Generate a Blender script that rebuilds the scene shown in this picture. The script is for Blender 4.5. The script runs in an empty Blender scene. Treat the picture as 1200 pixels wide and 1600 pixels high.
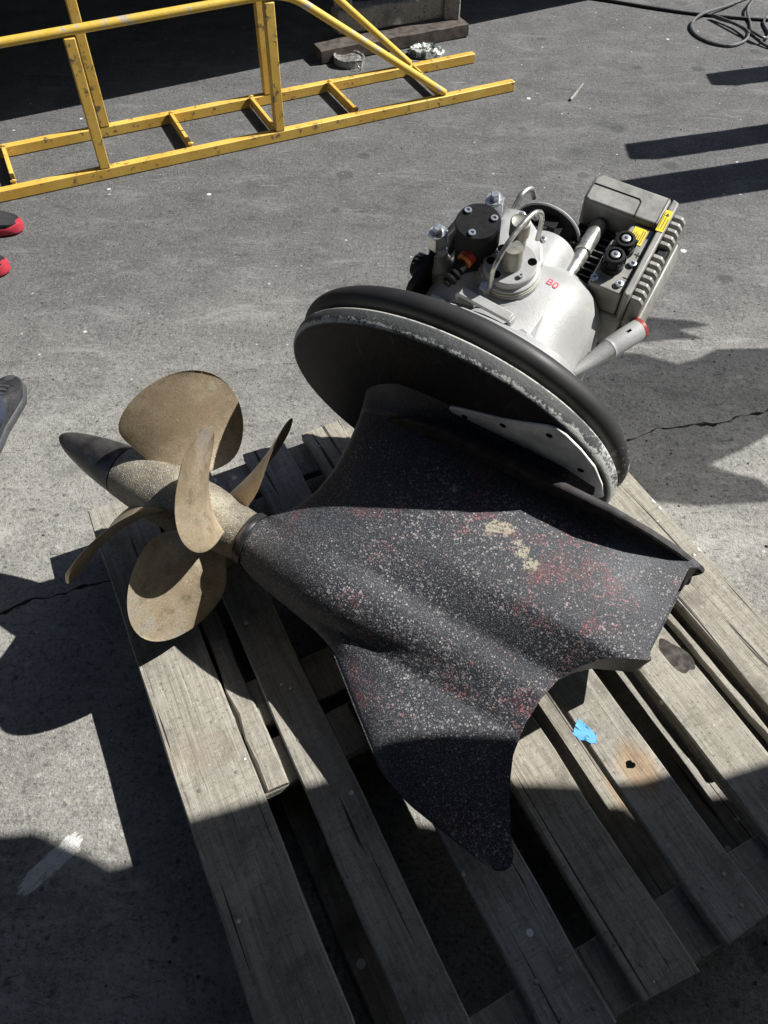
import bpy, bmesh, math, random
import numpy as np
from mathutils import Vector, Matrix
random.seed(4)
SC = bpy.context.scene
COL = SC.collection
R = math.radians

# ---------------------------------------------------------------- camera, light, exposure
cam = bpy.data.cameras.new('camera')
cam.sensor_fit = 'VERTICAL'; cam.sensor_height = 36; cam.lens = 36 * 1155 / 1600
cam.clip_start = .02; cam.clip_end = 500
camo = bpy.data.objects.new('camera', cam); COL.objects.link(camo)
camo.location = (0, 0, 1.5); camo.rotation_euler = (R(90 - 52), 0, 0)
SC.camera = camo

SUN_AZ, SUN_EL = 16, 46           # azimuth from +X towards +Y
world = bpy.data.worlds.new('World'); SC.world = world; world.use_nodes = True
wn = world.node_tree.nodes; wl = world.node_tree.links
sky = wn.new('ShaderNodeTexSky'); sky.sky_type = 'NISHITA'; sky.sun_disc = False
sky.sun_elevation = R(SUN_EL); sky.sun_rotation = R(90 - SUN_AZ)
wn['Background'].inputs[1].default_value = .05
wl.new(sky.outputs[0], wn['Background'].inputs[0])
sun = bpy.data.lights.new('sun', 'SUN'); sun.energy = 5.0; sun.angle = R(.53); sun.color = (1, .975, .93)
suno = bpy.data.objects.new('sun', sun); COL.objects.link(suno)
sdir = Vector((math.cos(R(SUN_EL)) * math.cos(R(SUN_AZ)), math.cos(R(SUN_EL)) * math.sin(R(SUN_AZ)), math.sin(R(SUN_EL))))
suno.rotation_euler = sdir.to_track_quat('Z', 'Y').to_euler(); suno.location = sdir * 20
SC.view_settings.view_transform = 'Standard'; SC.view_settings.look = 'None'
SC.view_settings.gamma = 1; SC.view_settings.exposure = 0.6
SC.cycles.use_denoising = True
SC.cycles.max_bounces = 6; SC.cycles.diffuse_bounces = 1

# ---------------------------------------------------------------- node helpers
class NT:
    def __init__(s, name, rough=.8, metal=0., spec=.5):
        s.m = bpy.data.materials.new(name); s.m.use_nodes = True
        s.t = s.m.node_tree; s.n = s.t.nodes; s.l = s.t.links
        s.b = s.n['Principled BSDF']
        s.b.inputs['Roughness'].default_value = rough; s.b.inputs['Metallic'].default_value = metal
        s.b.inputs['Specular IOR Level'].default_value = spec
        s._tc = None
    def tc(s, kind='Object'):
        if not s._tc: s._tc = s.n.new('ShaderNodeTexCoord')
        return s._tc.outputs[kind]
    def pos(s):
        return s.n.new('ShaderNodeNewGeometry').outputs['Position']
    def map(s, v, scale=(1, 1, 1), rot=(0, 0, 0), loc=(0, 0, 0)):
        n = s.n.new('ShaderNodeMapping'); s.l.new(v, n.inputs[0])
        n.inputs['Location'].default_value = loc; n.inputs['Rotation'].default_value = rot; n.inputs['Scale'].default_value = scale
        return n.outputs[0]
    def noise(s, v, scale, detail=4, rough=.55, dist=0.):
        n = s.n.new('ShaderNodeTexNoise'); s.l.new(v, n.inputs['Vector'])
        n.inputs['Scale'].default_value = scale; n.inputs['Detail'].default_value = detail
        n.inputs['Roughness'].default_value = rough; n.inputs['Distortion'].default_value = dist
        return n.outputs['Fac']
    def vor(s, v, scale, rnd=1., feature='F1'):
        n = s.n.new('ShaderNodeTexVoronoi'); n.feature = feature; s.l.new(v, n.inputs['Vector'])
        n.inputs['Scale'].default_value = scale; n.inputs['Randomness'].default_value = rnd
        return n
    def sep(s, c):
        n = s.n.new('ShaderNodeSeparateXYZ'); s.l.new(c, n.inputs[0]); return n.outputs
    def math(s, op, a, b=None, c=None, clamp=False):
        n = s.n.new('ShaderNodeMath'); n.operation = op; n.use_clamp = clamp
        for i, x in enumerate((a, b, c)):
            if x is None: continue
            if isinstance(x, (int, float)): n.inputs[i].default_value = x
            else: s.l.new(x, n.inputs[i])
        return n.outputs[0]
    def ramp(s, f, lo, hi, a=0., b=1.):
        n = s.n.new('ShaderNodeMapRange'); n.clamp = True
        n.interpolation_type = 'SMOOTHSTEP'
        for i, x in enumerate((f, lo, hi, a, b)):
            if isinstance(x, (int, float)): n.inputs[i].default_value = x
            else: s.l.new(x, n.inputs[i])
        return n.outputs[0]
    def mix(s, f, a, b):
        n = s.n.new('ShaderNodeMix'); n.data_type = 'RGBA'
        for i, x in ((0, f), (6, a), (7, b)):
            if isinstance(x, (int, float)): n.inputs[i].default_value = x
            elif isinstance(x, tuple): n.inputs[i].default_value = (*x, 1)
            else: s.l.new(x, n.inputs[i])
        return n.outputs[2]
    def rnd(s): return s.n.new('ShaderNodeObjectInfo').outputs['Random']
    def color(s, c):
        if isinstance(c, tuple): s.b.inputs['Base Color'].default_value = (*c, 1)
        else: s.l.new(c, s.b.inputs['Base Color'])
    def rough(s, f): s.l.new(f, s.b.inputs['Roughness'])
    def bump(s, h, strength=.3, dist=.002):
        n = s.n.new('ShaderNodeBump'); n.inputs['Strength'].default_value = strength; n.inputs['Distance'].default_value = dist
        s.l.new(h, n.inputs['Height']); s.l.new(n.outputs[0], s.b.inputs['Normal'])

def simple(name, c, rough=.5, metal=0., var=.25, scale=30, bump=.1):
    t = NT(name, rough, metal)
    f = t.noise(t.tc(), scale, 5, .6)
    dark = tuple(x * (1 - var) for x in c); lite = tuple(min(1, x * (1 + var)) for x in c)
    t.color(t.mix(t.ramp(f, .3, .7), dark, lite))
    t.rough(t.ramp(t.noise(t.tc(), scale * 2, 3), .2, .8, max(.05, rough - .12), min(1, rough + .12)))
    if bump: t.bump(t.noise(t.tc(), scale * 6, 3), bump, .001)
    return t.m

# ---------------------------------------------------------------- materials
M = {}
def concrete():
    t = NT('concrete', .85, 0, .35); p = t.pos()
    x, y, z = t.sep(p)
    big = t.noise(p, 1.1, 5, .6); mid = t.noise(p, 6, 6, .65); fine = t.noise(p, 55, 5, .7); grit = t.noise(p, 240, 3, .7)
    # far-to-near brightness falloff painted into the colour: darker beyond, paler near
    yy = t.math('ADD', y, t.math('MULTIPLY', t.math('SUBTRACT', big, .5), 1.1))
    yy = t.math('ADD', yy, t.math('MULTIPLY', x, -.12))
    far = t.ramp(yy, .7, 2.7)
    c = t.mix(far, (.345, .335, .305), (.132, .132, .131))
    c = t.mix(t.ramp(mid, .36, .66, 0, .75), c, t.mix(far, (.235, .228, .21), (.095, .095, .096)))
    c = t.mix(t.ramp(big, .52, .75, 0, .45), c, (.10, .10, .10))
    c = t.mix(t.ramp(fine, .52, .72, 0, .6), c, t.mix(far, (.50, .47, .41), (.24, .24, .235)))
    c = t.mix(t.ramp(fine, .46, .34, 0, .6), c, (.05, .05, .05))
    c = t.mix(t.ramp(grit, .60, .68, 0, .45), c, (.5, .49, .46))
    c = t.mix(t.ramp(grit, .40, .33, 0, .6), c, (.04, .04, .04))
    g2 = t.noise(p, 115, 4, .8)
    c = t.mix(t.ramp(g2, .55, .66, 0, .5), c, t.mix(far, (.54, .52, .46), (.27, .27, .265)))
    c = t.mix(t.ramp(g2, .46, .37, 0, .75), c, t.mix(far, (.09, .088, .082), (.035, .035, .036)))
    pit = t.vor(p, 62); pk = t.math('POWER', t.sep(pit.outputs['Color'])[0], 3)
    c = t.mix(t.ramp(t.math('SUBTRACT', pit.outputs['Distance'], t.math('MULTIPLY', pk, .42)), .05, -.05, 0, .7), c, t.mix(t.sep(pit.outputs['Color'])[1], (.05, .05, .05), t.mix(far, (.46, .45, .43), (.22, .22, .22))))
    pw = t.noise(t.map(p, (1, 2.2, 1), (0, 0, .3)), 3.2, 8, .78, .5)
    c = t.mix(t.ramp(pw, .53, .64, 0, .55), c, t.mix(far, (.52, .51, .47), (.215, .215, .21)))
    c = t.mix(t.ramp(pw, .46, .36, 0, .55), c, t.mix(far, (.17, .165, .155), (.065, .065, .068)))
    scr = t.noise(t.map(p, (3, 60, 1), (0, 0, -.5)), 1.3, 4, .65, .6)
    c = t.mix(t.ramp(scr, .67, .71, 0, .5), c, (.42, .42, .41))
    # short dark scars lying across the slab
    sc = t.noise(t.map(p, (7, 26, 1), (0, 0, .35)), 2.2, 3, .5, .8)
    c = t.mix(t.ramp(sc, .66, .74, 0, .65), c, (.04, .04, .04))
    # paint drops
    v = t.vor(p, 7.5); rad = t.math('MULTIPLY', t.math('POWER', t.sep(v.outputs['Color'])[0], 4), .085)
    wob = t.math('ADD', v.outputs['Distance'], t.math('MULTIPLY', t.math('SUBTRACT', fine, .5), .06))
    drop = t.math('LESS_THAN', wob, rad)
    c = t.mix(t.math('MULTIPLY', drop, .85), c, (.78, .78, .76))
    v2 = t.vor(p, 19); rad2 = t.math('MULTIPLY', t.math('POWER', t.sep(v2.outputs['Color'])[1], 5), .11)
    c = t.mix(t.math('MULTIPLY', t.math('LESS_THAN', v2.outputs['Distance'], rad2), .7), c, (.62, .62, .60))
    v3 = t.vor(p, 4.3); rad3 = t.math('MULTIPLY', t.math('POWER', t.sep(v3.outputs['Color'])[2], 4), .16)
    w3 = t.math('ADD', v3.outputs['Distance'], t.math('MULTIPLY', t.math('SUBTRACT', mid, .5), .35))
    c = t.mix(t.ramp(t.math('SUBTRACT', w3, rad3), .02, -.04, 0, .55), c, (.05, .05, .052))
    # wiped white paint, low left
    lx = t.map(t.map(p, loc=(.625, -.335, 0)), rot=(0, 0, R(-50)))
    sx, sy, sz = t.sep(lx)
    m = t.math('MULTIPLY', t.ramp(t.math('ABSOLUTE', sx), .125, .04), t.ramp(t.math('ABSOLUTE', sy), .055, .004))
    st = t.noise(t.map(lx, (9, 75, 1)), 1.5, 6, .8, .4); fl = t.noise(lx, 55, 4, .75)
    m = t.ramp(t.math('ADD', t.math('MULTIPLY', m, .62), t.math('ADD', t.math('MULTIPLY', st, .65), t.math('MULTIPLY', fl, .35))), 0.965, 1.03)
    gap = t.noise(t.map(lx, (11, 170, 1)), 1.5, 4, .7, .5)
    m = t.math('MULTIPLY', m, t.ramp(gap, .37, .46))
    c = t.mix(t.math('MULTIPLY', m, .9), c, (.8, .8, .79))
    t.color(c)
    h = t.math('ADD', t.math('MULTIPLY', fine, .7), t.math('ADD', t.math('ADD', t.math('MULTIPLY', grit, .3), t.math('MULTIPLY', g2, .5)), t.math('MULTIPLY', mid, .8)))
    t.bump(h, .85, .009)
    t.rough(t.ramp(mid, .3, .7, .75, .95))
    return t.m
M['concrete'] = concrete()

def wood():
    t = NT('weathered_wood', .8, 0, .3); o = t.tc(); r = t.rnd()
    off = t.n.new('ShaderNodeCombineXYZ'); t.l.new(t.math('MULTIPLY', r, 37), off.inputs[0]); t.l.new(t.math('MULTIPLY', r, 91), off.inputs[1])
    va = t.n.new('ShaderNodeVectorMath'); va.operation = 'ADD'; t.l.new(o, va.inputs[0]); t.l.new(off.outputs[0], va.inputs[1]); p = va.outputs[0]
    grain = t.noise(t.map(p, (30, 1.6, 30)), 3.2, 6, .7, .6)
    fib = t.noise(t.map(p, (150, 5, 150)), 2, 4, .7)
    saw = t.noise(t.map(p, (6, 120, 6)), 1.6, 3, .6)
    blot = t.noise(p, 9, 5, .65)
    tint = t.mix(r, (.40, .37, .305), (.355, .345, .315))
    c = t.mix(t.ramp(grain, .30, .72), t.mix(r, (.225, .205, .165), (.205, .198, .18)), tint)
    c = t.mix(t.ramp(fib, .5, .75, 0, .4), c, (.52, .48, .39))
    c = t.mix(t.ramp(fib, .44, .30, 0, .55), c, (.10, .088, .07))
    c = t.mix(t.ramp(saw, .52, .70, 0, .35), c, (.16, .145, .115))
    c = t.mix(t.ramp(blot, .52, .70, 0, .7), c, (.15, .135, .11))
    c = t.mix(t.ramp(blot, .44, .32, 0, .5), c, (.47, .44, .37))
    gr = t.noise(p, 130, 4, .75)
    c = t.mix(t.ramp(gr, .58, .68, 0, .45), c, (.56, .53, .45))
    c = t.mix(t.ramp(gr, .42, .34, 0, .6), c, (.075, .066, .055))
    br = t.noise(p, 5.5, 4, .55)
    c = t.mix(t.ramp(br, .62, .74, 0, .3), c, (.27, .20, .13))
    ox, oy, oz = t.sep(o)
    kd = t.math('SQRT', t.math('ADD', t.math('POWER', t.math('SUBTRACT', ox, .627), 2), t.math('POWER', t.math('MULTIPLY', t.math('SUBTRACT', oy, .205), .6), 2)))
    c = t.mix(t.ramp(t.math('ADD', kd, t.math('MULTIPLY', t.math('SUBTRACT', blot, .5), .06)), .042, .010, 0, .65), c, t.mix(t.ramp(fib, .35, .65), (.20, .11, .05), (.46, .30, .15)))
    kv = t.vor(t.map(p, (1, .45, 1)), 9); kk = t.math('POWER', t.sep(kv.outputs['Color'])[1], 9)
    c = t.mix(t.ramp(t.math('SUBTRACT', kv.outputs['Distance'], t.math('MULTIPLY', kk, .16)), .03, -.03, 0, .75), c, (.085, .055, .03))
    v = t.vor(p, 20); rad = t.math('MULTIPLY', t.math('POWER', t.sep(v.outputs['Color'])[0], 4.5), .17)
    wob = t.math('ADD', v.outputs['Distance'], t.math('MULTIPLY', t.math('SUBTRACT', blot, .5), .1))
    c = t.mix(t.math('MULTIPLY', t.math('LESS_THAN', wob, rad), .9), c, (.72, .73, .74))
    ck = t.noise(t.map(p, (46, .9, 46)), 1.7, 2, .5, .9)
    c = t.mix(t.ramp(ck, .655, .69, 0, .9), c, (.025, .022, .02))
    t.color(c)
    h = t.math('ADD', t.math('MULTIPLY', grain, .6), t.math('ADD', t.math('MULTIPLY', fib, .5), t.math('ADD', t.math('MULTIPLY', gr, .6), t.math('MULTIPLY', t.ramp(ck, .64, .70), -1.4))))
    t.bump(h, .6, .004)
    return t.m
M['wood'] = wood()

def antifoul():
    t = NT('antifouling_paint', .52, 0, .5); o = t.tc()
    dens = t.noise(o, 6, 5, .68); redn = t.noise(t.map(o, loc=(3.1, .35, 0)), 9, 6, .7); pale = t.noise(t.map(o, loc=(0, 7, 0)), 4, 3, .5)
    grain = t.noise(o, 300, 3, .7)
    base = t.mix(t.ramp(grain, .3, .7), (.016, .019, .026), (.052, .056, .066))
    red = t.ramp(redn, .49, .62)
    base = t.mix(t.math('MULTIPLY', t.ramp(redn, .56, .68), .5), base, (.15, .042, .045))
    v = t.vor(o, 245); cr, cg, cb = t.sep(v.outputs['Color'])
    xx, ya, zz = t.sep(o); fade = t.ramp(ya, -.04, -.11, .25, 1)
    dens = t.math('MULTIPLY', dens, fade)
    thr = t.math('MULTIPLY', t.math('POWER', cr, 1.5), t.ramp(dens, .35, .62, .15, .70))
    sp = t.ramp(t.math('SUBTRACT', v.outputs['Distance'], thr), .06, -.06)
    spc = t.mix(t.ramp(cg, .2, 1), (.11, .107, .116), (.36, .35, .345))
    spc = t.mix(t.math('MULTIPLY', red, t.ramp(cb, .1, .6)), spc, (.33, .125, .13))
    c = t.mix(sp, base, spc)
    v2 = t.vor(o, 500); c2 = t.sep(v2.outputs['Color'])[0]
    sp2 = t.ramp(t.math('SUBTRACT', v2.outputs['Distance'], t.math('MULTIPLY', t.math('POWER', c2, 2), .62)), .06, -.06)
    c = t.mix(t.math('MULTIPLY', sp2, .7), c, (.21, .205, .215))
    # pale chalky cloud towards the trailing edge, two flaked barnacle scars
    x, y, z = t.sep(o)
    def blob(cx, cy, r0, r1, amp, nz):
        d = t.math('SQRT', t.math('ADD', t.math('POWER', t.math('SUBTRACT', x, cx), 2), t.math('POWER', t.math('MULTIPLY', t.math('SUBTRACT', y, cy), 1.0), 2)))
        d = t.math('ADD', d, t.math('MULTIPLY', t.math('SUBTRACT', nz, .5), amp))
        return t.ramp(d, r1, r0)
    c = t.mix(t.math('MULTIPLY', blob(.43, -.135, .0, .085, .16, dens), t.ramp(grain, .35, .62, .15, .75)), c, (.23, .255, .275))
    fl = t.noise(o, 38, 6, .75); f2 = t.noise(o, 150, 4, .7)
    for bx, by, rr in ((.19, -.170, .013), (.262, -.186, .012), (.215, -.160, .010), (.285, -.197, .009), (.245, -.172, .007), (.10, -.14, .006)):
        m = t.math('MULTIPLY', blob(bx, by, rr * .75, rr * .75 + .004, .085, fl), t.ramp(f2, .36, .5))
        c = t.mix(t.math('MULTIPLY', m, .85), c, t.mix(f2, (.34, .29, .19), (.52, .48, .38)))
    scr = t.noise(t.map(o, (7, 60, 20), (0, 0, .5)), 1.6, 4, .6)
    c = t.mix(t.ramp(scr, .66, .72, 0, .4), c, (.16, .16, .17))
    t.color(c)
    t.bump(t.math('ADD', t.math('ADD', t.math('MULTIPLY', sp, .6), t.math('MULTIPLY', sp2, .3)), t.math('MULTIPLY', grain, .4)), .55, .0025)
    return t.m
M['antifoul'] = antifoul()

def baseplate():
    t = NT('black_plate_with_salt', .6, 0, .3); o = t.tc()
    x, y, z = t.sep(o)
    n1 = t.noise(o, 26, 6, .75); n2 = t.noise(o, 140, 4, .75); big = t.noise(o, 5, 3, .5)
    face = t.mix(t.ramp(big, .4, .7), (.010, .010, .012), (.026, .020, .017))
    face = t.mix(t.ramp(n2, .60, .72, 0, .35), face, (.13, .10, .09))
    scf = t.noise(t.map(o, (9, 1, 3), (0, .5, 0)), 4, 6, .75, .8)
    face = t.mix(t.ramp(scf, .58, .72, 0, .4), face, (.16, .16, .155))
    c = t.mix(t.ramp(y, -.0005, .002), face, t.mix(n1, (.035, .037, .038), (.10, .105, .105)))
    # salt crust: thick along the front edge, all over the end of the oval, a pale line at the back
    end = t.ramp(x, .18, .34); start = t.ramp(x, -.12, -.34)
    w = t.math('ADD', t.math('MULTIPLY', t.ramp(y, .017, .004), .17), t.math('ADD', t.math('MULTIPLY', end, .16), t.math('MULTIPLY', start, .06)))
    f = t.math('ADD', t.math('ADD', t.math('MULTIPLY', n1, .5), t.math('MULTIPLY', n2, .6)), w)
    f = t.math('MULTIPLY', t.ramp(f, .66, .75), t.ramp(y, .0005, .003))
    c = t.mix(t.math('MULTIPLY', f, .85), c, (.52, .53, .50))
    c = t.mix(t.math('MULTIPLY', t.ramp(y, .0295, .0315), t.ramp(n1, .38, .5, .2, .8)), c, (.55, .55, .50))
    t.color(c); t.bump(t.math('ADD', n1, n2), .45, .004)
    return t.m
M['baseplate'] = baseplate()

M['rough_black'] = simple('rough_black_paint', (.028, .024, .025), .75, 0, .8, 55, .8)
def bronze():
    t = NT('bronze', .45, .5, .45); o = t.tc()
    big = t.noise(o, 7, 5, .65); mid = t.noise(o, 30, 6, .7); fine = t.noise(o, 260, 3, .75)
    c = t.mix(t.ramp(big, .35, .65), (.40, .315, .21), (.60, .50, .35))
    c = t.mix(t.ramp(big, .52, .64, 0, .75), c, (.47, .445, .41))
    sta = t.noise(t.map(o, loc=(2, 5, 1)), 16, 6, .75)
    c = t.mix(t.ramp(sta, .56, .68, 0, .65), c, (.20, .155, .10))
    c = t.mix(t.ramp(sta, .42, .32, 0, .5), c, (.66, .60, .49))
    c = t.mix(t.ramp(mid, .50, .66, 0, .6), c, (.30, .23, .15))
    c = t.mix(t.ramp(mid, .45, .33, 0, .55), c, (.25, .26, .19))
    v = t.vor(o, 300); k = t.sep(v.outputs['Color'])[0]
    sp = t.ramp(t.math('SUBTRACT', v.outputs['Distance'], t.math('MULTIPLY', t.math('POWER', k, 1.4), t.ramp(big, .3, .68, .25, .62))), .08, -.08)
    c = t.mix(t.math('MULTIPLY', sp, .5), c, (.66, .62, .55))
    c = t.mix(t.ramp(fine, .57, .66, 0, .55), c, (.14, .11, .075))
    sc = t.noise(t.map(o, (8, 90, 30), (.5, .2, .9)), 1.5, 4, .6)
    c = t.mix(t.ramp(sc, .64, .70, 0, .5), c, (.68, .62, .5))
    t.color(c); t.bump(t.math('ADD', fine, t.math('MULTIPLY', sp, .6)), .35, .0015)
    t.rough(t.ramp(mid, .3, .7, .33, .58))
    return t.m
M['bronze'] = bronze()

def hubmat():
    t = NT('worn_hub', .55, .3, .4); o = t.tc()
    v = t.vor(o, 330); k = t.sep(v.outputs['Color'])[0]
    n = t.noise(o, 12, 5, .65); g = t.noise(o, 240, 3, .7)
    c = t.mix(t.ramp(n, .35, .65), (.17, .15, .12), (.34, .31, .24))
    c = t.mix(t.ramp(n, .56, .68, 0, .5), c, (.30, .35, .30))
    sp = t.ramp(t.math('SUBTRACT', v.outputs['Distance'], t.math('MULTIPLY', t.math('POWER', k, .8), .5)), .12, -.12)
    c = t.mix(t.math('MULTIPLY', sp, .55), c, (.52, .50, .44))
    c = t.mix(t.ramp(g, .55, .64, 0, .6), c, (.06, .055, .045))
    t.color(c); t.bump(t.math('ADD', sp, g), .5, .002)
    return t.m
M['hub'] = hubmat()
M['anode'] = simple('dark_zinc', (.075, .072, .072), .38, .55, .5, 22, .35)
M['rubber'] = simple('black_rubber', (.018, .018, .019), .36, 0, .3, 30, .06)
def rubber_salt():
    t = NT('salted_rubber', .5, 0, .35); o = t.tc(); x, y, z = t.sep(o)
    n = t.noise(o, 75, 4, .75); b = t.noise(o, 9, 3, .5)
    m = t.math('MULTIPLY', t.ramp(n, .55, .60), t.ramp(t.math('ADD', x, t.math('MULTIPLY', z, -.35)), .24, .42))
    t.color(t.mix(m, t.mix(b, (.014, .014, .015), (.03, .03, .03)), (.55, .54, .5)))
    t.rough(t.ramp(b, .3, .7, .48, .62)); t.bump(n, .25, .001)
    return t.m
M['seal'] = rubber_salt()
def alu():
    t = NT('silver_painted_casting', .5, .08, .4); o = t.tc()
    b = t.noise(o, 9, 5, .6); f = t.noise(o, 120, 3, .7); s = t.noise(t.map(o, (40, 6, 10)), 2.5, 4, .7)
    c = t.mix(t.ramp(b, .35, .7), (.32, .323, .318), (.42, .423, .422))
    c = t.mix(t.ramp(s, .62, .72, 0, .4), c, (.33, .32, .28))
    c = t.mix(t.ramp(f, .66, .73, 0, .5), c, (.2, .19, .17))
    gz = t.noise(o, 22, 6, .72)
    c = t.mix(t.ramp(gz, .56, .68, 0, .5), c, (.27, .255, .215))
    c = t.mix(t.ramp(gz, .40, .30, 0, .4), c, (.53, .53, .53))
    t.color(c); t.bump(t.noise(o, 190, 4, .65), .35, .0015)
    t.rough(t.ramp(b, .3, .7, .46, .62))
    return t.m
M['alu'] = alu()
M['cream'] = simple('cream_sealant', (.50, .47, .36), .7, 0, .25, 60, .3)
M['grey_plastic'] = simple('grey_case', (.27, .265, .245), .5, .15, .18, 25, .2)
M['dark_case'] = simple('dark_case', (.05, .05, .05), .5, .1, .2, 25, .2)
M['black'] = simple('black_plastic', (.009, .009, .010), .62, 0, .3, 60, .15)
M['black'].node_tree.nodes['Principled BSDF'].inputs['Specular IOR Level'].default_value = .22
M['zinc'] = simple('zinc_steel', (.56, .58, .60), .34, .75, .15, 60, .1)
M['steel'] = simple('satin_steel', (.50, .49, .46), .34, .8, .15, 40, .1)
M['olive_steel'] = simple('dull_steel', (.30, .29, .25), .45, .5, .2, 40, .15)
M['red'] = simple('red_ring', (.35, .035, .025), .45, 0, .15, 40, 0)
M['orange'] = simple('orange_ring', (.65, .2, .05), .45, 0, .15, 40, 0)
M['redink'] = simple('red_marker', (.6, .04, .09), .6, 0, .2, 200, 0)
M['sticker'] = simple('yellow_sticker', (.85, .62, .02), .5, 0, .08, 60, 0)
M['ink'] = simple('black_print', (.02, .02, .02), .6, 0, .1, 60, 0)
M['anodeplate'] = simple('scuffed_white_plate', (.74, .74, .72), .5, 0, .3, 14, .3)
def yellow():
    t = NT('worn_yellow_paint', .5, 0, .5); o = t.tc()
    b = t.noise(o, 5, 4, .6); w = t.noise(o, 24, 6, .75); w2 = t.noise(o, 90, 4, .7)
    c = t.mix(t.ramp(b, .3, .7), (.64, .38, .06), (.74, .50, .11))
    c = t.mix(t.ramp(w2, .58, .72, 0, .5), c, (.34, .16, .03))
    c = t.mix(t.ramp(w, .565, .62, 0, .85), c, (.09, .075, .06))
    c = t.mix(t.ramp(t.noise(o, 9, 6, .7), .58, .72, 0, .6), c, (.25, .15, .05))
    c = t.mix(t.ramp(w, .37, .32, 0, .6), c, (.72, .60, .34))
    t.color(c); t.bump(t.math('ADD', w, t.math('MULTIPLY', w2, .4)), .3, .002)
    return t.m
M['yellow'] = yellow()
M['tube'] = yellow()
def worn_tube():
    t = NT('chipped_yellow_tube', .45, .1, .5); o = t.tc()
    w = t.noise(o, 13, 6, .8); w2 = t.noise(o, 70, 4, .7)
    c = t.mix(t.ramp(w2, .35, .7), (.66, .42, .05), (.72, .52, .10))
    c = t.mix(t.ramp(w, .55, .60, 0, .9), c, (.42, .40, .36))
    c = t.mix(t.ramp(w2, .62, .7, 0, .6), c, (.12, .09, .06))
    t.color(c); return t.m
M['tube'] = worn_tube()
M['timber'] = M['wood']
M['tape'] = simple('blue_tape', (.09, .36, .60), .6, 0, .15, 60, .2)
M['cable'] = simple('grey_cable', (.10, .10, .10), .5, 0, .3, 40, 0)
M['blackcable'] = simple('black_cable', (.012, .012, .012), .5, 0, .3, 40, 0)
M['can'] = simple('dented_tin', (.30, .29, .27), .45, .5, .5, 40, .4)
M['hull'] = simple('dark_hull_paint', (.02, .025, .04), .5, 0, .3, 3, .05)
M['skin'] = simple('skin', (.42, .25, .18), .55, 0, .1, 20, .05)
M['hair'] = simple('hair', (.03, .02, .015), .7, 0, .3, 80, .3)
M['denim'] = simple('dark_denim', (.03, .04, .07), .9, 0, .25, 150, .2)
M['khaki'] = simple('khaki_cloth', (.20, .17, .12), .9, 0, .2, 150, .2)
M['shirt'] = simple('navy_cloth', (.04, .06, .12), .9, 0, .2, 150, .2)
M['shirt2'] = simple('grey_cloth', (.22, .22, .22), .9, 0, .2, 150, .2)
M['shoe_black'] = simple('black_mesh_shoe', (.02, .02, .022), .75, 0, .3, 220, .4)
M['shoe_grey'] = simple('grey_leather_shoe', (.028, .029, .032), .5, 0, .35, 60, .35)
M['sole_red'] = simple('red_sole', (.45, .035, .055), .55, 0, .12, 60, .1)
M['sole_grey'] = simple('grey_sole', (.055, .058, .064), .6, 0, .2, 60, .2)
M['resin'] = simple('dark_resin', (.05, .042, .033), .25, 0, .3, 40, .1)
M['hole'] = simple('knot_hole', (.004, .004, .004), 1, 0, .2, 40, 0); M['hole'].node_tree.nodes['Principled BSDF'].inputs['Specular IOR Level'].default_value = 0
M['dim_sheet'] = None

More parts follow.
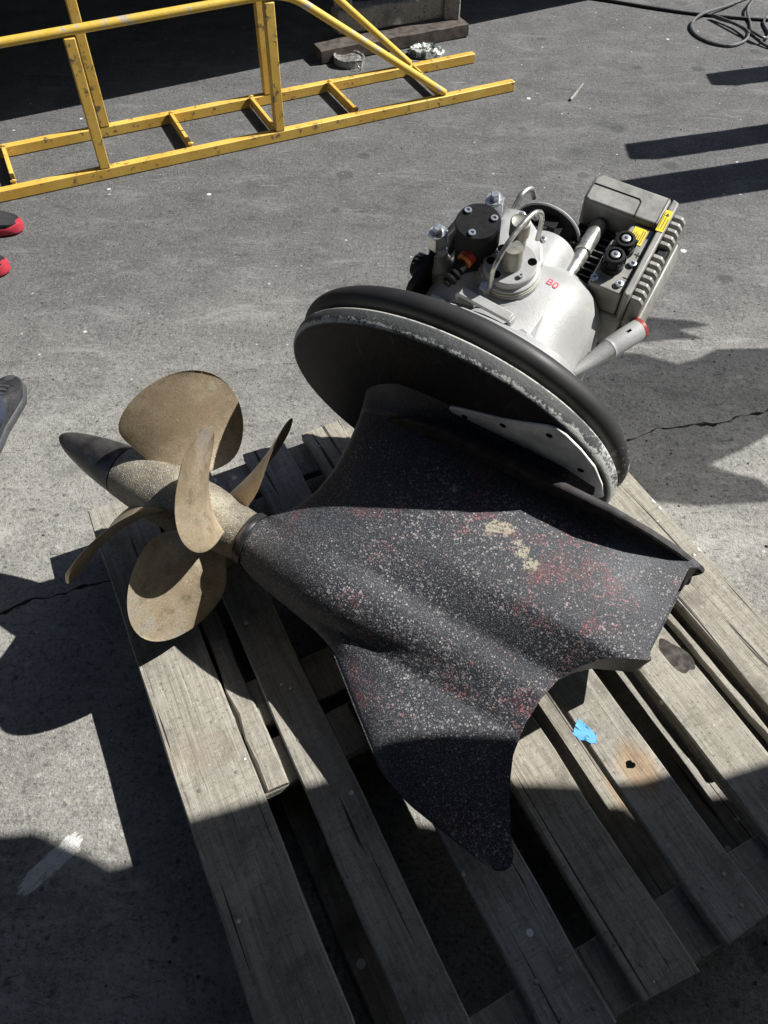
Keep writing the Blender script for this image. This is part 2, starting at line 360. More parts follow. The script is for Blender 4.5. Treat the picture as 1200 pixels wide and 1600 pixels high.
# ---------------------------------------------------------------- mesh builder
class MB:
    def __init__(s): s.v = []; s.f = []; s.mi = []
    def add(s, v, f, mi=0):
        o = len(s.v); s.v += [tuple(p) for p in v]; s.f += [tuple(i + o for i in q) for q in f]; s.mi += [mi] * len(f)
    def box(s, c, size, rot=None, mi=0):
        m = rot or Matrix.Identity(3); c = Vector(c)
        v = [c + m @ Vector((x * size[0] / 2, y * size[1] / 2, z * size[2] / 2)) for z in (-1, 1) for y in (-1, 1) for x in (-1, 1)]
        s.add(v, [(0, 2, 3, 1), (4, 5, 7, 6), (0, 1, 5, 4), (2, 6, 7, 3), (0, 4, 6, 2), (1, 3, 7, 5)], mi)
    def lathe(s, p0, axis, prof, seg=32, mi=0, cap=True):
        p0 = Vector(p0); ax = Vector(axis).normalized()
        u = ax.orthogonal().normalized(); w = ax.cross(u)
        v = []; f = []
        for (h, r) in prof:
            for k in range(seg):
                a = 2 * math.pi * k / seg
                v.append(p0 + ax * h + (u * math.cos(a) + w * math.sin(a)) * r)
        for i in range(len(prof) - 1):
            for k in range(seg):
                k2 = (k + 1) % seg
                f.append((i * seg + k, i * seg + k2, (i + 1) * seg + k2, (i + 1) * seg + k))
        if cap:
            f.append(tuple(range(seg))[::-1]); f.append(tuple((len(prof) - 1) * seg + k for k in range(seg)))
        s.add(v, f, mi)
    def cyl(s, p0, p1, r0, r1=None, seg=24, mi=0):
        p0 = Vector(p0); p1 = Vector(p1); d = p1 - p0
        s.lathe(p0, d, [(0, r0), (d.length, r0 if r1 is None else r1)], seg, mi)
    def tube(s, pts, r, seg=10, mi=0, closed=False):
        pts = [Vector(p) for p in pts]; n = len(pts); v = []; f = []; prev = None
        for i, p in enumerate(pts):
            if closed: d = pts[(i + 1) % n] - pts[i - 1]
            else: d = pts[min(i + 1, n - 1)] - pts[max(i - 1, 0)]
            d.normalize()
            if prev is None: u = d.orthogonal().normalized()
            else: u = (prev - d * prev.dot(d)).normalized()
            prev = u; w = d.cross(u)
            rr = r[i] if isinstance(r, (list, tuple)) else r
            for k in range(seg):
                a = 2 * math.pi * k / seg; v.append(p + (u * math.cos(a) + w * math.sin(a)) * rr)
        for i in range(n if closed else n - 1):
            for k in range(seg):
                k2 = (k + 1) % seg; j = (i + 1) % n
                f.append((i * seg + k, i * seg + k2, j * seg + k2, j * seg + k))
        if not closed:
            f.append(tuple(range(seg))[::-1]); f.append(tuple((n - 1) * seg + k for k in range(seg)))
        s.add(v, f, mi)
    def prism(s, poly, z0, z1, tf=lambda p: p, mi=0):
        n = len(poly)
        v = [tf((x, y, z0)) for x, y in poly] + [tf((x, y, z1)) for x, y in poly]
        f = [tuple(range(n))[::-1], tuple(range(n, 2 * n))] + [(i, (i + 1) % n, n + (i + 1) % n, n + i) for i in range(n)]
        s.add(v, f, mi)
    def loft(s, rings, mi=0, cap=True):
        n = len(rings[0]); v = [p for r in rings for p in r]; f = []
        for i in range(len(rings) - 1):
            for k in range(n):
                k2 = (k + 1) % n; f.append((i * n + k, i * n + k2, (i + 1) * n + k2, (i + 1) * n + k))
        if cap:
            f.append(tuple(range(n))[::-1]); f.append(tuple((len(rings) - 1) * n + k for k in range(n)))
        s.add(v, f, mi)
    def build(s, name, mat, parent=None, smooth=True, bevel=0, angle=40, label=None, sub=0):
        me = bpy.data.meshes.new(name); me.from_pydata(s.v, [], s.f)
        bm = bmesh.new(); bm.from_mesh(me); bmesh.ops.recalc_face_normals(bm, faces=bm.faces); bm.to_mesh(me); bm.free()
        for m in (mat if isinstance(mat, (list, tuple)) else [mat]): me.materials.append(m)
        for p, k in zip(me.polygons, s.mi): p.material_index = k
        if smooth:
            for p in me.polygons: p.use_smooth = True
            me.set_sharp_from_angle(angle=R(angle))
        o = bpy.data.objects.new(name, me); COL.objects.link(o)
        if parent: o.parent = parent
        if bevel:
            b = o.modifiers.new('bevel', 'BEVEL'); b.width = bevel; b.segments = 2; b.limit_method = 'ANGLE'; b.angle_limit = R(40)
            b.harden_normals = False
        if sub:
            b = o.modifiers.new('sub', 'SUBSURF'); b.levels = sub; b.render_levels = sub
        if label: o['label'] = label
        return o

def tag(o, label=None, cat=None, group=None, kind=None):
    if label: o['label'] = label
    if cat: o['category'] = cat
    if group: o['group'] = group
    if kind: o['kind'] = kind
    return o
def empty(name, mat, label, cat, group=None):
    o = bpy.data.objects.new(name, None); o.empty_display_size = .1; COL.objects.link(o); o.matrix_world = mat
    return tag(o, label, cat, group)
def lerp_tab(tab, x):
    return float(np.interp(x, [p[0] for p in tab], [p[1] for p in tab]))

# ---------------------------------------------------------------- ground: two slabs with a ragged joint, and the bed under them
def joint_pts():
    random.seed(12)
    P = [(-60, -14.5), (-8, -1.2), (-1.6, .60), (-.895, .8786), (-.7726, .922), (.668, 1.4205), (1.109, 1.547), (2.5, 2.02), (60, 20)]
    out = []
    for (a, b), (c, d) in zip(P, P[1:]):
        L = math.hypot(c - a, d - b); n = max(2, min(120, int(L / .018)))
        for i in range(n):
            k = i / n
            j = .005 if L < 8 else .0
            x = a + (c - a) * k; wv = (.010 * math.sin(x * 9.1 + 1) + .006 * math.sin(x * 23 + 2) + .004 * math.sin(x * 51)) if L < 8 else 0
            out.append((x, b + (d - b) * k + wv + random.uniform(-j, j), random.choice((.0008, .0015, .0025, .004, .0075)) if L < 8 else .003))
    out.append((60, 20, .004))
    return out
J = joint_pts()
def slab(side):
    mb = MB(); v = []; f = []
    for x, y, g in J:
        yy = y + side * g
        v += [(x, side * 70 + y * .0, 0), (x, yy, 0), (x, yy - side * .002, -.025)]
    for i in range(len(J) - 1):
        a = i * 3; b = a + 3
        f += [(a, b, b + 1, a + 1), (a + 1, b + 1, b + 2, a + 2)]
    mb.add(v, f)
    o = mb.build('ground', M['concrete'], smooth=False); tag(o, 'grey concrete yard slab %s the cracked joint' % ('beyond' if side > 0 else 'on the near side of'), None, None, 'structure')
slab(1); slab(-1)
mb = MB(); mb.add([(-70, -80, -.03), (70, -80, -.03), (70, 80, -.03), (-70, 80, -.03)], [(0, 1, 2, 3)])
tag(mb.build('ground_bed', M['hole'], smooth=False), None, None, None, 'structure')

# ---------------------------------------------------------------- pallet  (local x across the boards, local y along them, away from the camera)
PA = math.atan2(.45, .893)
pal = empty('pallet', Matrix.Rotation(PA, 4, 'Z'), 'weathered grey wooden pallet carrying the marine drive', 'pallet')
def plank(name, x0, x1, y0, y1, z0, z1, seed, wav=.0015, nseg=14, along='y', **k):
    rnd = random.Random(seed); mb = MB(); rings = []
    for i in range(nseg + 1):
        t = i / nseg; y = y0 + (y1 - y0) * t
        a = x0 + rnd.uniform(-wav, wav); b = x1 + rnd.uniform(-wav, wav); c = .0025 + max(0, rnd.gauss(0, .0016))
        zz = z1 + rnd.uniform(-.0008, .0008)
        e0 = rnd.uniform(-.009, .009) if i in (0, nseg) else 0
        ring = [(a, y, z0), (b, y + e0, z0), (b, y + e0, zz - c), (b - c, y + e0, zz), ((a + b) / 2, y + e0 / 2, zz + rnd.uniform(-.0006, .0008)), (a + c, y, zz), (a, y, zz - c)]
        if along == 'x': ring = [(q[1], q[0], q[2]) for q in ring]
        rings.append(ring)
    mb.loft(rings)
    return mb.build(name, M['wood'], pal, smooth=True, angle=25, **k)
deck = [(-.14, -.004), (.064, .155), (.245, .352), (.403, .51), (.572, .671), (.75, .862), (.928, 1.066)]
for i, (a, b) in enumerate(deck):
    plank('deck_board', a, b, -.085, 1.262 + .006 * math.sin(i * 7), .119, .141, 100 + i)
for i, (y0, y1) in enumerate([(-.084, .020), (.475, .57), (.60, .70), (1.155, 1.26)]):      # boards lying across under the deck
    plank('cross_board', y0, y1, -.138, 1.064, .096, .1185, 200 + i, along='x')
for i, x in enumerate((-.125, .44, .985)):                                                    # bearers and bottom boards
    plank('stringer', x, x + .06, -.08, 1.255, .023, .0955, 300 + i)
for i, (a, b) in enumerate([(-.13, -.03), (.02, .11), (.30, .39), (.545, .64), (.70, .80), (.97, 1.06)]):
    plank('bottom_board', a, b, -.08, 1.255, .003, .0225, 400 + i)
# battens wedged into the gaps
plank('batten', .002, .043, .477, 1.23, .119, .131, 501, .003)
plank('batten', .886, .902, .12, .60, .119, .134, 502, .001)
mb = MB()
rn = random.Random(8)
for (a, b) in deck:
    for y in (-.05, .0, .53, .65, 1.2):
        for x in (a + .03, b - .03):
            xx = x + rn.uniform(-.012, .012); yy = y + rn.uniform(-.015, .015)
            mb.lathe((xx, yy, .1405), (0, 0, 1), [(0, .0045), (.0016, .0042), (.002, .002)], 8)
o = mb.build('nail_heads', M['olive_steel'], pal); o['kind'] = 'stuff'
def blotch(name, mat, cx, cy, rx, ry, z, rot, seed, par, h=.0008):
    rnd = random.Random(seed); poly = []
    ph = [rnd.uniform(0, 6.28) for _ in range(4)]
    for k in range(36):
        a = 2 * math.pi * k / 36; q = 1 + .14 * math.sin(2 * a + ph[0]) + .10 * math.sin(3 * a + ph[1]) + .06 * math.sin(5 * a + ph[2])
        x, y = rx * q * math.cos(a), ry * q * math.sin(a)
        poly.append((cx + x * math.cos(rot) - y * math.sin(rot), cy + x * math.sin(rot) + y * math.cos(rot)))
    mb = MB(); mb.prism(poly, z, z + h); return mb.build(name, mat, par)
blotch('resin_stain', M['resin'], .840, .351, .020, .048, .1405, .2, 3, pal)
blotch('knot_hole', M['hole'], .617, .217, .009, .0075, .1405, .3, 5, pal)

# ---------------------------------------------------------------- marine drive lying on the pallet
psi, tau, rol = .539, .306, .093
S0 = Vector((-math.cos(psi), math.sin(psi), 0)); Ah = Vector((math.sin(psi), math.cos(psi), 0)); Zv = Vector((0, 0, 1))
A_ = Ah * math.cos(tau) + Zv * math.sin(tau); N0 = Zv * math.cos(tau) - Ah * math.sin(tau)
S_ = S0 * math.cos(rol) + N0 * math.sin(rol); N_ = N0 * math.cos(rol) - S0 * math.sin(rol)
PC = Vector((.117, 1.054, .142 + .295 * math.cos(tau)))
PM = Matrix(((-S_.x, A_.x, N_.x, PC.x), (-S_.y, A_.y, N_.y, PC.y), (-S_.z, A_.z, N_.z, PC.z), (0, 0, 0, 1)))
pod = empty('marine_drive', PM, 'boat pod drive lying on its side with bronze propellers and silver gearbox', 'boat drive')
def L(s, a, n): return Vector((-s, a, n))       # s towards the propellers, a towards the gearbox, n up out of the lying drive
AX = -.382

def drive_leg():
    FR = [(-.672, -.435), (-.668, -.395), (-.652, -.275), (-.632, -.215), (-.56, -.12), (-.49, -.03), (-.474, .02), (-.462, .09), (-.448, .17), (-.433, .2125), (-.331, .2125), (-.31, .19), (-.28, .170), (-.235, .154), (-.18, .148), (-.11, .153), (-.06, .160), (-.03, .168), (0, .178)]
    BK = [(-.672, -.452), (-.668, -.464), (-.652, -.474), (-.635, -.468), (-.60, -.446), (-.55, -.419), (-.496, -.400), (-.44, -.395), (-.39, -.400), (-.345, -.412), (-.31, -.435), (-.28, -.466), (-.262, -.506), (-.252, -.53), (-.24, -.536), (-.058, -.543), (-.05, -.535), (-.044, -.33), (0, -.32)]
    RT = [(-.42, .022), (-.35, .032), (-.25, .046), (-.12, .070), (-.03, .082), (.05, .081), (.13, .068), (.18, .057), (.2125, .05)]
    rows = sorted(set([round(-.672 + .672 * i / 110, 4) for i in range(111)] + [-.331, -.3315, -.4325, -.433, -.058, -.052, -.05, -.046, -.044] + [round(-.672 + .0015 * k * k, 4) for k in range(1, 5)]))
    NU = 64; us = [.5 - .5 * math.cos(math.pi * (i / NU) ** .9) for i in range(NU + 1)]
    def half(s, a, u):
        foil = 2.969 * math.sqrt(max(u, 0)) - 1.26 * u - 3.516 * u * u + 2.843 * u ** 3 - .78 * u ** 4
        tm = lerp_tab([(-.672, .010), (-.6, .017), (-.50, .021), (-.458, .027), (-.435, .047), (-.405, .068), (-.375, .077), (-.33, .080), (-.2, .078), (-.08, .073), (0, .070)], a)
        leg = tm * foil + lerp_tab([(-.45, .45), (-.38, .64), (-.15, .60)], a) * tm * u * u * (1 if a > -.27 else lerp_tab([(-.34, .1), (-.27, 1)], a))
        leg += .045 * math.exp(a / .022) * min(1, 6 * u) * min(1, 5 * (1 - u) + .3)
        r = lerp_tab(RT, s); t2 = r * r - (a - AX) ** 2
        tor = math.sqrt(t2) if t2 > 0 else 0
        edge = lerp_tab([(-.672, .002), (-.66, .006), (-.48, .007), (0, .006)], a)
        return max((leg ** 16 + tor ** 16) ** (1 / 16), edge if u > .0 else edge * .5)
    mb = MB(); nU = NU + 1; up = []; dn = []
    for a in rows:
        f_, b_ = lerp_tab(FR, a), lerp_tab(BK, a)
        for u in us:
            s = f_ + (b_ - f_) * u; h = half(s, a, u)
            g = u ** 6 * lerp_tab([(-.25, 0), (-.236, 1), (-.064, 1), (-.06, 0)], a)
            up.append(L(s + .016 * g, a, h)); dn.append(L(s - .008 * g, a, -h))
    nR = len(rows); v = up + dn; o = len(up); f = []
    for i in range(nR - 1):
        for j in range(NU):
            q = (i * nU + j, i * nU + j + 1, (i + 1) * nU + j + 1, (i + 1) * nU + j)
            f.append(q); f.append(tuple(o + k for k in q[::-1]))
        f.append((i * nU, (i + 1) * nU, o + (i + 1) * nU, o + i * nU))
    # trailing side: closed low down, a deep open slot higher up
    nf0 = len(f); base = len(v); slot = [-.236, -.064]; inner = {}; dark = []
    for i, a in enumerate(rows):
        if slot[0] <= a <= slot[1]:
            e = i * nU + NU; hu = v[e].z; s = -v[e].x; s2 = -v[o + e].x
            v += [L(s, a, hu - .006), L(s2 + .008, a, -hu + .007), L(s + .07, a, hu * .8 - .006), L(s + .07, a, -hu * .8 + .006)]
            inner[i] = len(v) - 4
    for i in range(nR - 1):
        e, e2 = i * nU + NU, (i + 1) * nU + NU
        if i in inner and i + 1 in inner:
            k, k2 = inner[i], inner[i + 1]
            dark += [len(f) + z for z in (1, 2, 3)]
            f += [(e, e2, k2, k), (k, k2, k2 + 2, k + 2), (k + 2, k2 + 2, k2 + 3, k + 3), (k + 3, k2 + 3, k2 + 1, k + 1), (k + 1, k2 + 1, o + e2, o + e)]
        else:
            f.append((e, e2, o + e2, o + e))
    for i in (min(inner), max(inner)):
        k = inner[i]; f.append((k, k + 1, k + 3, k + 2))
    i = min(inner); f.append((i * nU + NU, inner[i], inner[i] + 1, o + i * nU + NU))
    i = max(inner); f.append((i * nU + NU, inner[i], inner[i] + 1, o + i * nU + NU))
    for i in (0, nR - 1):
        for j in range(NU): f.append((i * nU + j, i * nU + j + 1, o + i * nU + j + 1, o + i * nU + j))
    mb.add(v, f)
    for k in dark: mb.mi[k] = 1
    return mb.build('leg', [M['antifoul'], M['hole']], pod, angle=50)
drive_leg()

# anti-cavitation plate
def cav():
    out = [(.10, .0), (.09, .06), (.05, .10), (-.02, .122), (-.15, .124), (-.28, .122), (-.36, .118), (-.44, .099), (-.50, .0765), (-.535, .057), (-.555, .043), (-.553, .025), (-.546, 0)]
    poly = out + [(s, -w) for s, w in out[-2:0:-1]]
    mb = MB(); rings = []
    for a, k in ((-.060, .985), (-.057, 1), (-.050, 1), (-.046, .985)):
        rings.append([L(-.24 + (s + .24) * k, a, w * k) for s, w in poly])
    mb.loft(rings); return mb.build('ventilation_plate', M['rough_black'], pod, angle=35)
cav()

def ell_rings(prof, a0=.359, b0=.295, seg=128):
    return [[L(a0 * k * math.cos(2 * math.pi * i / seg), a, b0 * k * math.sin(2 * math.pi * i / seg)) for i in range(seg)] for a, k in prof]
mb = MB(); mb.loft(ell_rings([(-.001, .55), (-.001, .962), (.0015, .980), (.007, .991), (.014, .997), (.026, 1.0), (.031, .998), (.034, .99), (.0345, .9)]))
mb.build('base_plate', M['baseplate'], pod, angle=60)
mb = MB(); mb.loft(ell_rings([(.0345, .9), (.0345, .93), (.055, .93), (.055, .9)])); mb.build('seal_groove', M['black'], pod)
mb = MB(); mb.loft(ell_rings([(.070 + .0235 * math.sin(t), .945 + .070 * math.cos(t)) for t in np.linspace(-math.pi * .5, math.pi * .5, 17)]))
mb.build('rubber_seal', M['seal'], pod, angle=60)
mb = MB(); mb.loft(ell_rings([(.088, .80), (.088, .925), (.094, .93), (.098, .92), (.098, .6)])); mb.build('sealant_bead', M['cream'], pod)

# pale scuffed plate screwed to the underside
ap = [(-.018, .116), (-.03, .096), (-.06, .07), (-.155, .043), (-.262, .036), (-.335, .030), (-.342, .045), (-.33, .09), (-.305, .142), (-.272, .18), (-.24, .207), (-.222, .216), (-.205, .212), (-.16, .184), (-.13, .168), (-.08, .148), (-.04, .132), (-.022, .124)]
mb = MB(); mb.prism(ap, -.0075, -.0015, lambda p: L(p[0], p[2], p[1])); an = mb.build('cover_plate', M['anodeplate'], pod, bevel=.002)
for s, n in ((-.052, .113), (-.128, .146), (-.213, .185), (-.182, .095), (-.285, .112)):
    mb = MB(); mb.lathe(L(s, -.0072, n), L(0, -1, 0), [(0, .0065), (.0012, .006), (.0013, .003)], 14); mb.build('screw_hole', M['hole'], an)

# propellers
def hub(name, prof, mat, par=pod):
    mb = MB(); mb.lathe(L(0, AX, 0), L(1, 0, 0), prof, 56); return mb.build(name, mat, par, angle=35)
hub('shaft_collar', [(.208, .046), (.209, .0545), (.214, .0565), (.222, .0565), (.226, .054), (.227, .045)], M['rubber'])
rear = hub('rear_propeller', [(.2275, .045), (.228, .0505), (.25, .0525), (.29, .058), (.33, .0625), (.346, .063), (.348, .058)], M['hub'])
front = hub('front_propeller', [(.3495, .055), (.351, .062), (.358, .0635), (.42, .064), (.47, .0615), (.505, .0575), (.528, .0545), (.53, .045)], M['hub'])
hub('nose_cone', [(.5305, .044), (.5315, .0535), (.56, .050), (.60, .043), (.64, .034), (.67, .025), (.69, .016), (.70, .009), (.705, .001)], M['anode'])
def blade(parent, s0, th0, hand, Rm=.262, P=.075, rake=0., skew=0., seed=0, hmax=.118):
    nr, nc = 30, 28; top = []; bot = []
    for i in range(nr + 1):
        t = i / nr; t = 1 - (1 - t) ** 1.7; r = .05 + (Rm - .05) * t
        if t < .60: hc = .043 + (hmax - .043) * math.sin(t / .60 * math.pi / 2) ** 1.15
        else: hc = hmax * math.sqrt(max(0, 1 - ((t - .60) / .4) ** 2.2))
        hc = max(hc, .0008)
        be = math.atan(P / r); th_k = .0095 * (1 - t) ** .9 + .0008
        sk = skew * t * t
        for j in range(nc + 1):
            q = -math.cos(math.pi * j / nc); w = q * hc
            cam_ = .010 * (1 - q * q) * (1 - .4 * t)
            for sgn, lst in ((1, top), (-1, bot)):
                hh = sgn * .5 * th_k * math.sqrt(max(0, 1 - q * q)) ** 1 + hand * cam_ * 0 + cam_ * .6
                th = th0 + sk + w * math.cos(be) / r - hand * hh * math.sin(be) / r
                s = s0 + hand * w * math.sin(be) + rake * t + hh * math.cos(be)
                lst.append(L(s, AX + r * math.sin(th), r * math.cos(th)))
    mb = MB(); n1 = nc + 1; o = len(top); f = []
    for i in range(nr):
        for j in range(nc):
            q = (i * n1 + j, i * n1 + j + 1, (i + 1) * n1 + j + 1, (i + 1) * n1 + j); f.append(q); f.append(tuple(o + k for k in q[::-1]))
        f.append((i * n1, (i + 1) * n1, o + (i + 1) * n1, o + i * n1)); f.append((i * n1 + nc, (i + 1) * n1 + nc, o + (i + 1) * n1 + nc, o + i * n1 + nc))
    for j in range(nc): f.append((nr * n1 + j, nr * n1 + j + 1, o + nr * n1 + j + 1, o + nr * n1 + j))
    mb.add(top + bot, f)
    return mb.build('blade', M['bronze'], parent, angle=60)
for k in range(3): blade(front, .43, R(57 + 120 * k), -1, P=.105, hmax=.136)
for k in range(4): blade(rear, .290, R(5 + 90 * k), 1, hmax=.120)

# ---------------------------------------------------------------- gearbox end of the drive
def sup(cs, rs, rn, a, cn=0., e=2.6, seg=72):
    out = []
    for k in range(seg):
        t = 2 * math.pi * k / seg; c, s_ = math.cos(t), math.sin(t)
        out.append(L(cs + rs * math.copysign(abs(c) ** (2 / e), c), a, cn + rn * math.copysign(abs(s_) ** (2 / e), s_)))
    return out
mb = MB()
mb.loft([sup(-.03, .262, .250, .098, e=2.1), sup(-.03, .262, .250, .112, e=2.1), sup(-.03, .256, .245, .117, e=2.1), sup(-.03, .20, .218, .120), sup(-.032, .178, .205, .125), sup(-.034, .168, .200, .16), sup(-.036, .162, .198, .20),
         sup(-.044, .156, .196, .24), sup(-.054, .146, .190, .28), sup(-.066, .128, .178, .315), sup(-.07, .105, .158, .340), sup(-.07, .072, .125, .355), sup(-.07, .03, .07, .360)])
gh = mb.build('gearbox_housing', M['alu'], pod, angle=35)
mb = MB(); mb.loft([sup(-.025, .195, .214, .118, e=3.4), sup(-.025, .198, .217, .121, e=3.4), sup(-.025, .198, .217, .138, e=3.4), sup(-.025, .194, .213, .142, e=3.4)]); mb.build('flange_lip', M['alu'], pod, angle=35)
def part(name, mat, fn, par=pod, **k):
    mb = MB(); fn(mb); return mb.build(name, mat, par, **k)
n_ax = L(0, 0, 1)
# upper deck of the casting that carries the round fittings
def up_block(mb):
    poly = [(.146, .150), (.148, .32), (.11, .40), (.03, .405), (-.03, .36), (-.055, .31), (-.055, .20), (-.02, .165), (.05, .15)]
    mb.loft([[L(min(.03 + (s - .03) * k, lim), .26 + (a - .26) * k, n) for s, a in poly] for n, k, lim in ((.02, 1, .15), (.11, 1, .146), (.148, .99, .128), (.188, .97, .070), (.198, .95, .058), (.201, .90, .050))])
part('top_casting', M['alu'], up_block, angle=30)
# barrel towards the control unit and the round cover standing behind it
part('barrel', M['alu'], lambda m: m.lathe(L(-.033, .28, .115), L(0, 1, 0), [(0, .062), (.02, .062), (.10, .060), (.118, .056), (.122, .045)], 40))
def cover(mb):
    mb.lathe(L(-.005, .448, .105), L(0.05, 1, 0), [(0, .0), (0, .066), (.001, .070), (.008, .070), (.009, .068), (.009, .0)], 48, cap=False)
cv = part('round_cover', M['black'], cover)
part('cover_rim', M['alu'], lambda m: m.tube([L(-.005 + .0695 * math.cos(t), .452, .105 + .0695 * math.sin(t)) for t in np.linspace(-.1, 3.3, 26)], .0032, 8), cv)
def plugs(mb):
    mb.box(L(-.012, .43, .150), (.034, .022, .016)); mb.box(L(-.030, .425, .138), (.02, .02, .022)); mb.box(L(.02, .43, .135), (.024, .02, .02))
    mb.tube([L(-.012, .42, .15), L(-.005, .40, .165), L(.01, .39, .17), L(.02, .40, .15)], .005)
part('cable_plug', M['black'], plugs, cv, bevel=.002)
part('screw', M['zinc'], lambda m: m.lathe(L(.018, .437, .152), L(0, -1, .2), [(0, .008), (.005, .008), (.005, .004), (.002, .004)], 16), cv)
# round flange with post, plug and holes
fl = part('round_flange', M['alu'], lambda m: m.lathe(L(-.008, .252, .196), n_ax, [(0, .058), (.012, .058), (.013, .0545), (.022, .0545), (.024, .049), (.036, .049), (.038, .047)], 56))
part('flange_seal', M['cream'], lambda m: m.lathe(L(-.008, .252, .2085), n_ax, [(0, .0565), (.0035, .0565)], 56), fl)
part('post', M['olive_steel'], lambda m: m.lathe(L(-.012, .248, .233), n_ax, [(0, .0185), (.044, .0175), (.048, .0155), (.048, .0)], 32, cap=False), fl)
part('plug', M['olive_steel'], lambda m: m.lathe(L(-.004, .288, .233), n_ax, [(0, .015), (.035, .015), (.036, .0185), (.066, .018), (.068, .0155), (.0665, .0135), (.0665, 0)], 32, cap=False), fl)
for k, (ds, da) in enumerate([(.027, .022), (.033, -.012), (-.035, .018), (.012, -.035)]):
    part('flange_hole', M['hole'], lambda m: m.lathe(L(-.008 + ds, .252 + da, .2335), n_ax, [(0, .0088), (.0008, .0085)], 18), fl)
for ds, da in ((-.03, -.02), (.02, .035), (.03, .005)):
    part('socket_screw', M['zinc'], lambda m: m.lathe(L(-.008 + ds, .252 + da, .2335), n_ax, [(0, .0048), (.006, .0048), (.006, .0026), (.002, .0026)], 14), fl)
# bent pipe and its banjo bolt
pp = [(.004, .196, .205), (.004, .196, .235), (.003, .200, .268), (-.002, .222, .292), (-.008, .25, .306), (-.015, .285, .312), (-.021, .312, .306), (-.026, .330, .285), (-.027, .334, .255), (-.026, .33, .22)]
def smooth_path(P, n=6):
    P = [Vector(p) for p in P]; out = []
    for i in range(len(P) - 1):
        p0, p1, p2, p3 = P[max(i - 1, 0)], P[i], P[i + 1], P[min(i + 2, len(P) - 1)]
        for k in range(n):
            t = k / n; out.append(.5 * ((2 * p1) + (p2 - p0) * t + (2 * p0 - 5 * p1 + 4 * p2 - p3) * t * t + (3 * p1 - p0 - 3 * p2 + p3) * t ** 3))
    return out + [P[-1]]
part('bent_pipe', M['steel'], lambda m: m.tube(smooth_path([L(*p) for p in pp]), .0046, 10))
part('bolt_boss', M['alu'], lambda m: m.lathe(L(.014, .196, .17), n_ax, [(0, .021), (.03, .0195), (.034, .016)], 24))
def hexbolt(mb, c, axis, r, h, shank=None):
    axis = Vector(axis).normalized(); mb.lathe(c, axis, [(0, r * 1.15), (h * .15, r * 1.15)], 20)
    mb.lathe(Vector(c) + axis * h * .15, axis, [(0, r), (h * .75, r), (h * .85, r * .82)], 6)
part('hex_bolt', M['zinc'], lambda m: hexbolt(m, L(.014, .196, .2042), n_ax, .0125, .017), angle=20)
part('hex_bolt', M['alu'], lambda m: hexbolt(m, L(-.088, .140, .199), L(0, -.1, 1), .012, .012), angle=20)
part('hex_bolt', M['alu'], lambda m: hexbolt(m, L(-.046, .345, .158), L(0, .2, 1), .009, .010), angle=20)
for s_, a_, n_ in ((.10, .128, .197), (.03, .130, .2145), (-.15, .130, .170), (-.03, .352, .1975), (.03, .385, .1995), (.02, .165, .2005)):
    part('cap_screw', M['zinc'], lambda m: m.lathe(L(s_, a_, n_ - .002), n_ax, [(0, .0065), (.007, .0065), (.0078, .0055), (.0078, .003), (.004, .003), (.004, 0)], 16, cap=False))
# black cylinder with three screws and the ringed hose nipple below it
cyl_c = (.068, .268)
bc = part('actuator_cylinder', M['black'], lambda m: m.lathe(L(*cyl_c, .13), n_ax, [(.055, .0), (.055, .041), (.153, .041), (.156, .0395), (.156, 0)], 40, cap=False))
part('cylinder_foot', M['alu'], lambda m: m.lathe(L(*cyl_c, .09), n_ax, [(0, .046), (.08, .043), (.093, .042), (.0935, 0)], 40, cap=False))
for k in range(3):
    a = R(25 + 120 * k); part('socket_screw', M['zinc'], lambda m: m.lathe(L(cyl_c[0] + .029 * math.cos(a), cyl_c[1] + .029 * math.sin(a), .286), n_ax, [(0, .0065), (.0035, .0065), (.0035, .0035), (.001, .0035)], 16), bc)
fd = L(.18, -.86, -.16); fc = L(.064, .235, .238)
ft = part('hose_nipple', M['black'], lambda m: m.lathe(fc + fd * .03, fd, [(0, .014), (.012, .014), (.014, .011), (.018, .011), (.019, .015), (.024, .015), (.026, .011), (.030, .011), (.031, .0145), (.035, .0145), (.038, .010), (.046, .009)], 24))
part('orange_ring', M['orange'], lambda m: m.lathe(fc + fd * .016, fd, [(0, .0125), (.001, .0148), (.006, .0148), (.007, .012)], 24), ft)
part('red_ring', M['red'], lambda m: m.lathe(fc + fd * .002, fd, [(0, .012), (.001, .0152), (.010, .0152), (.012, .012)], 24), ft)
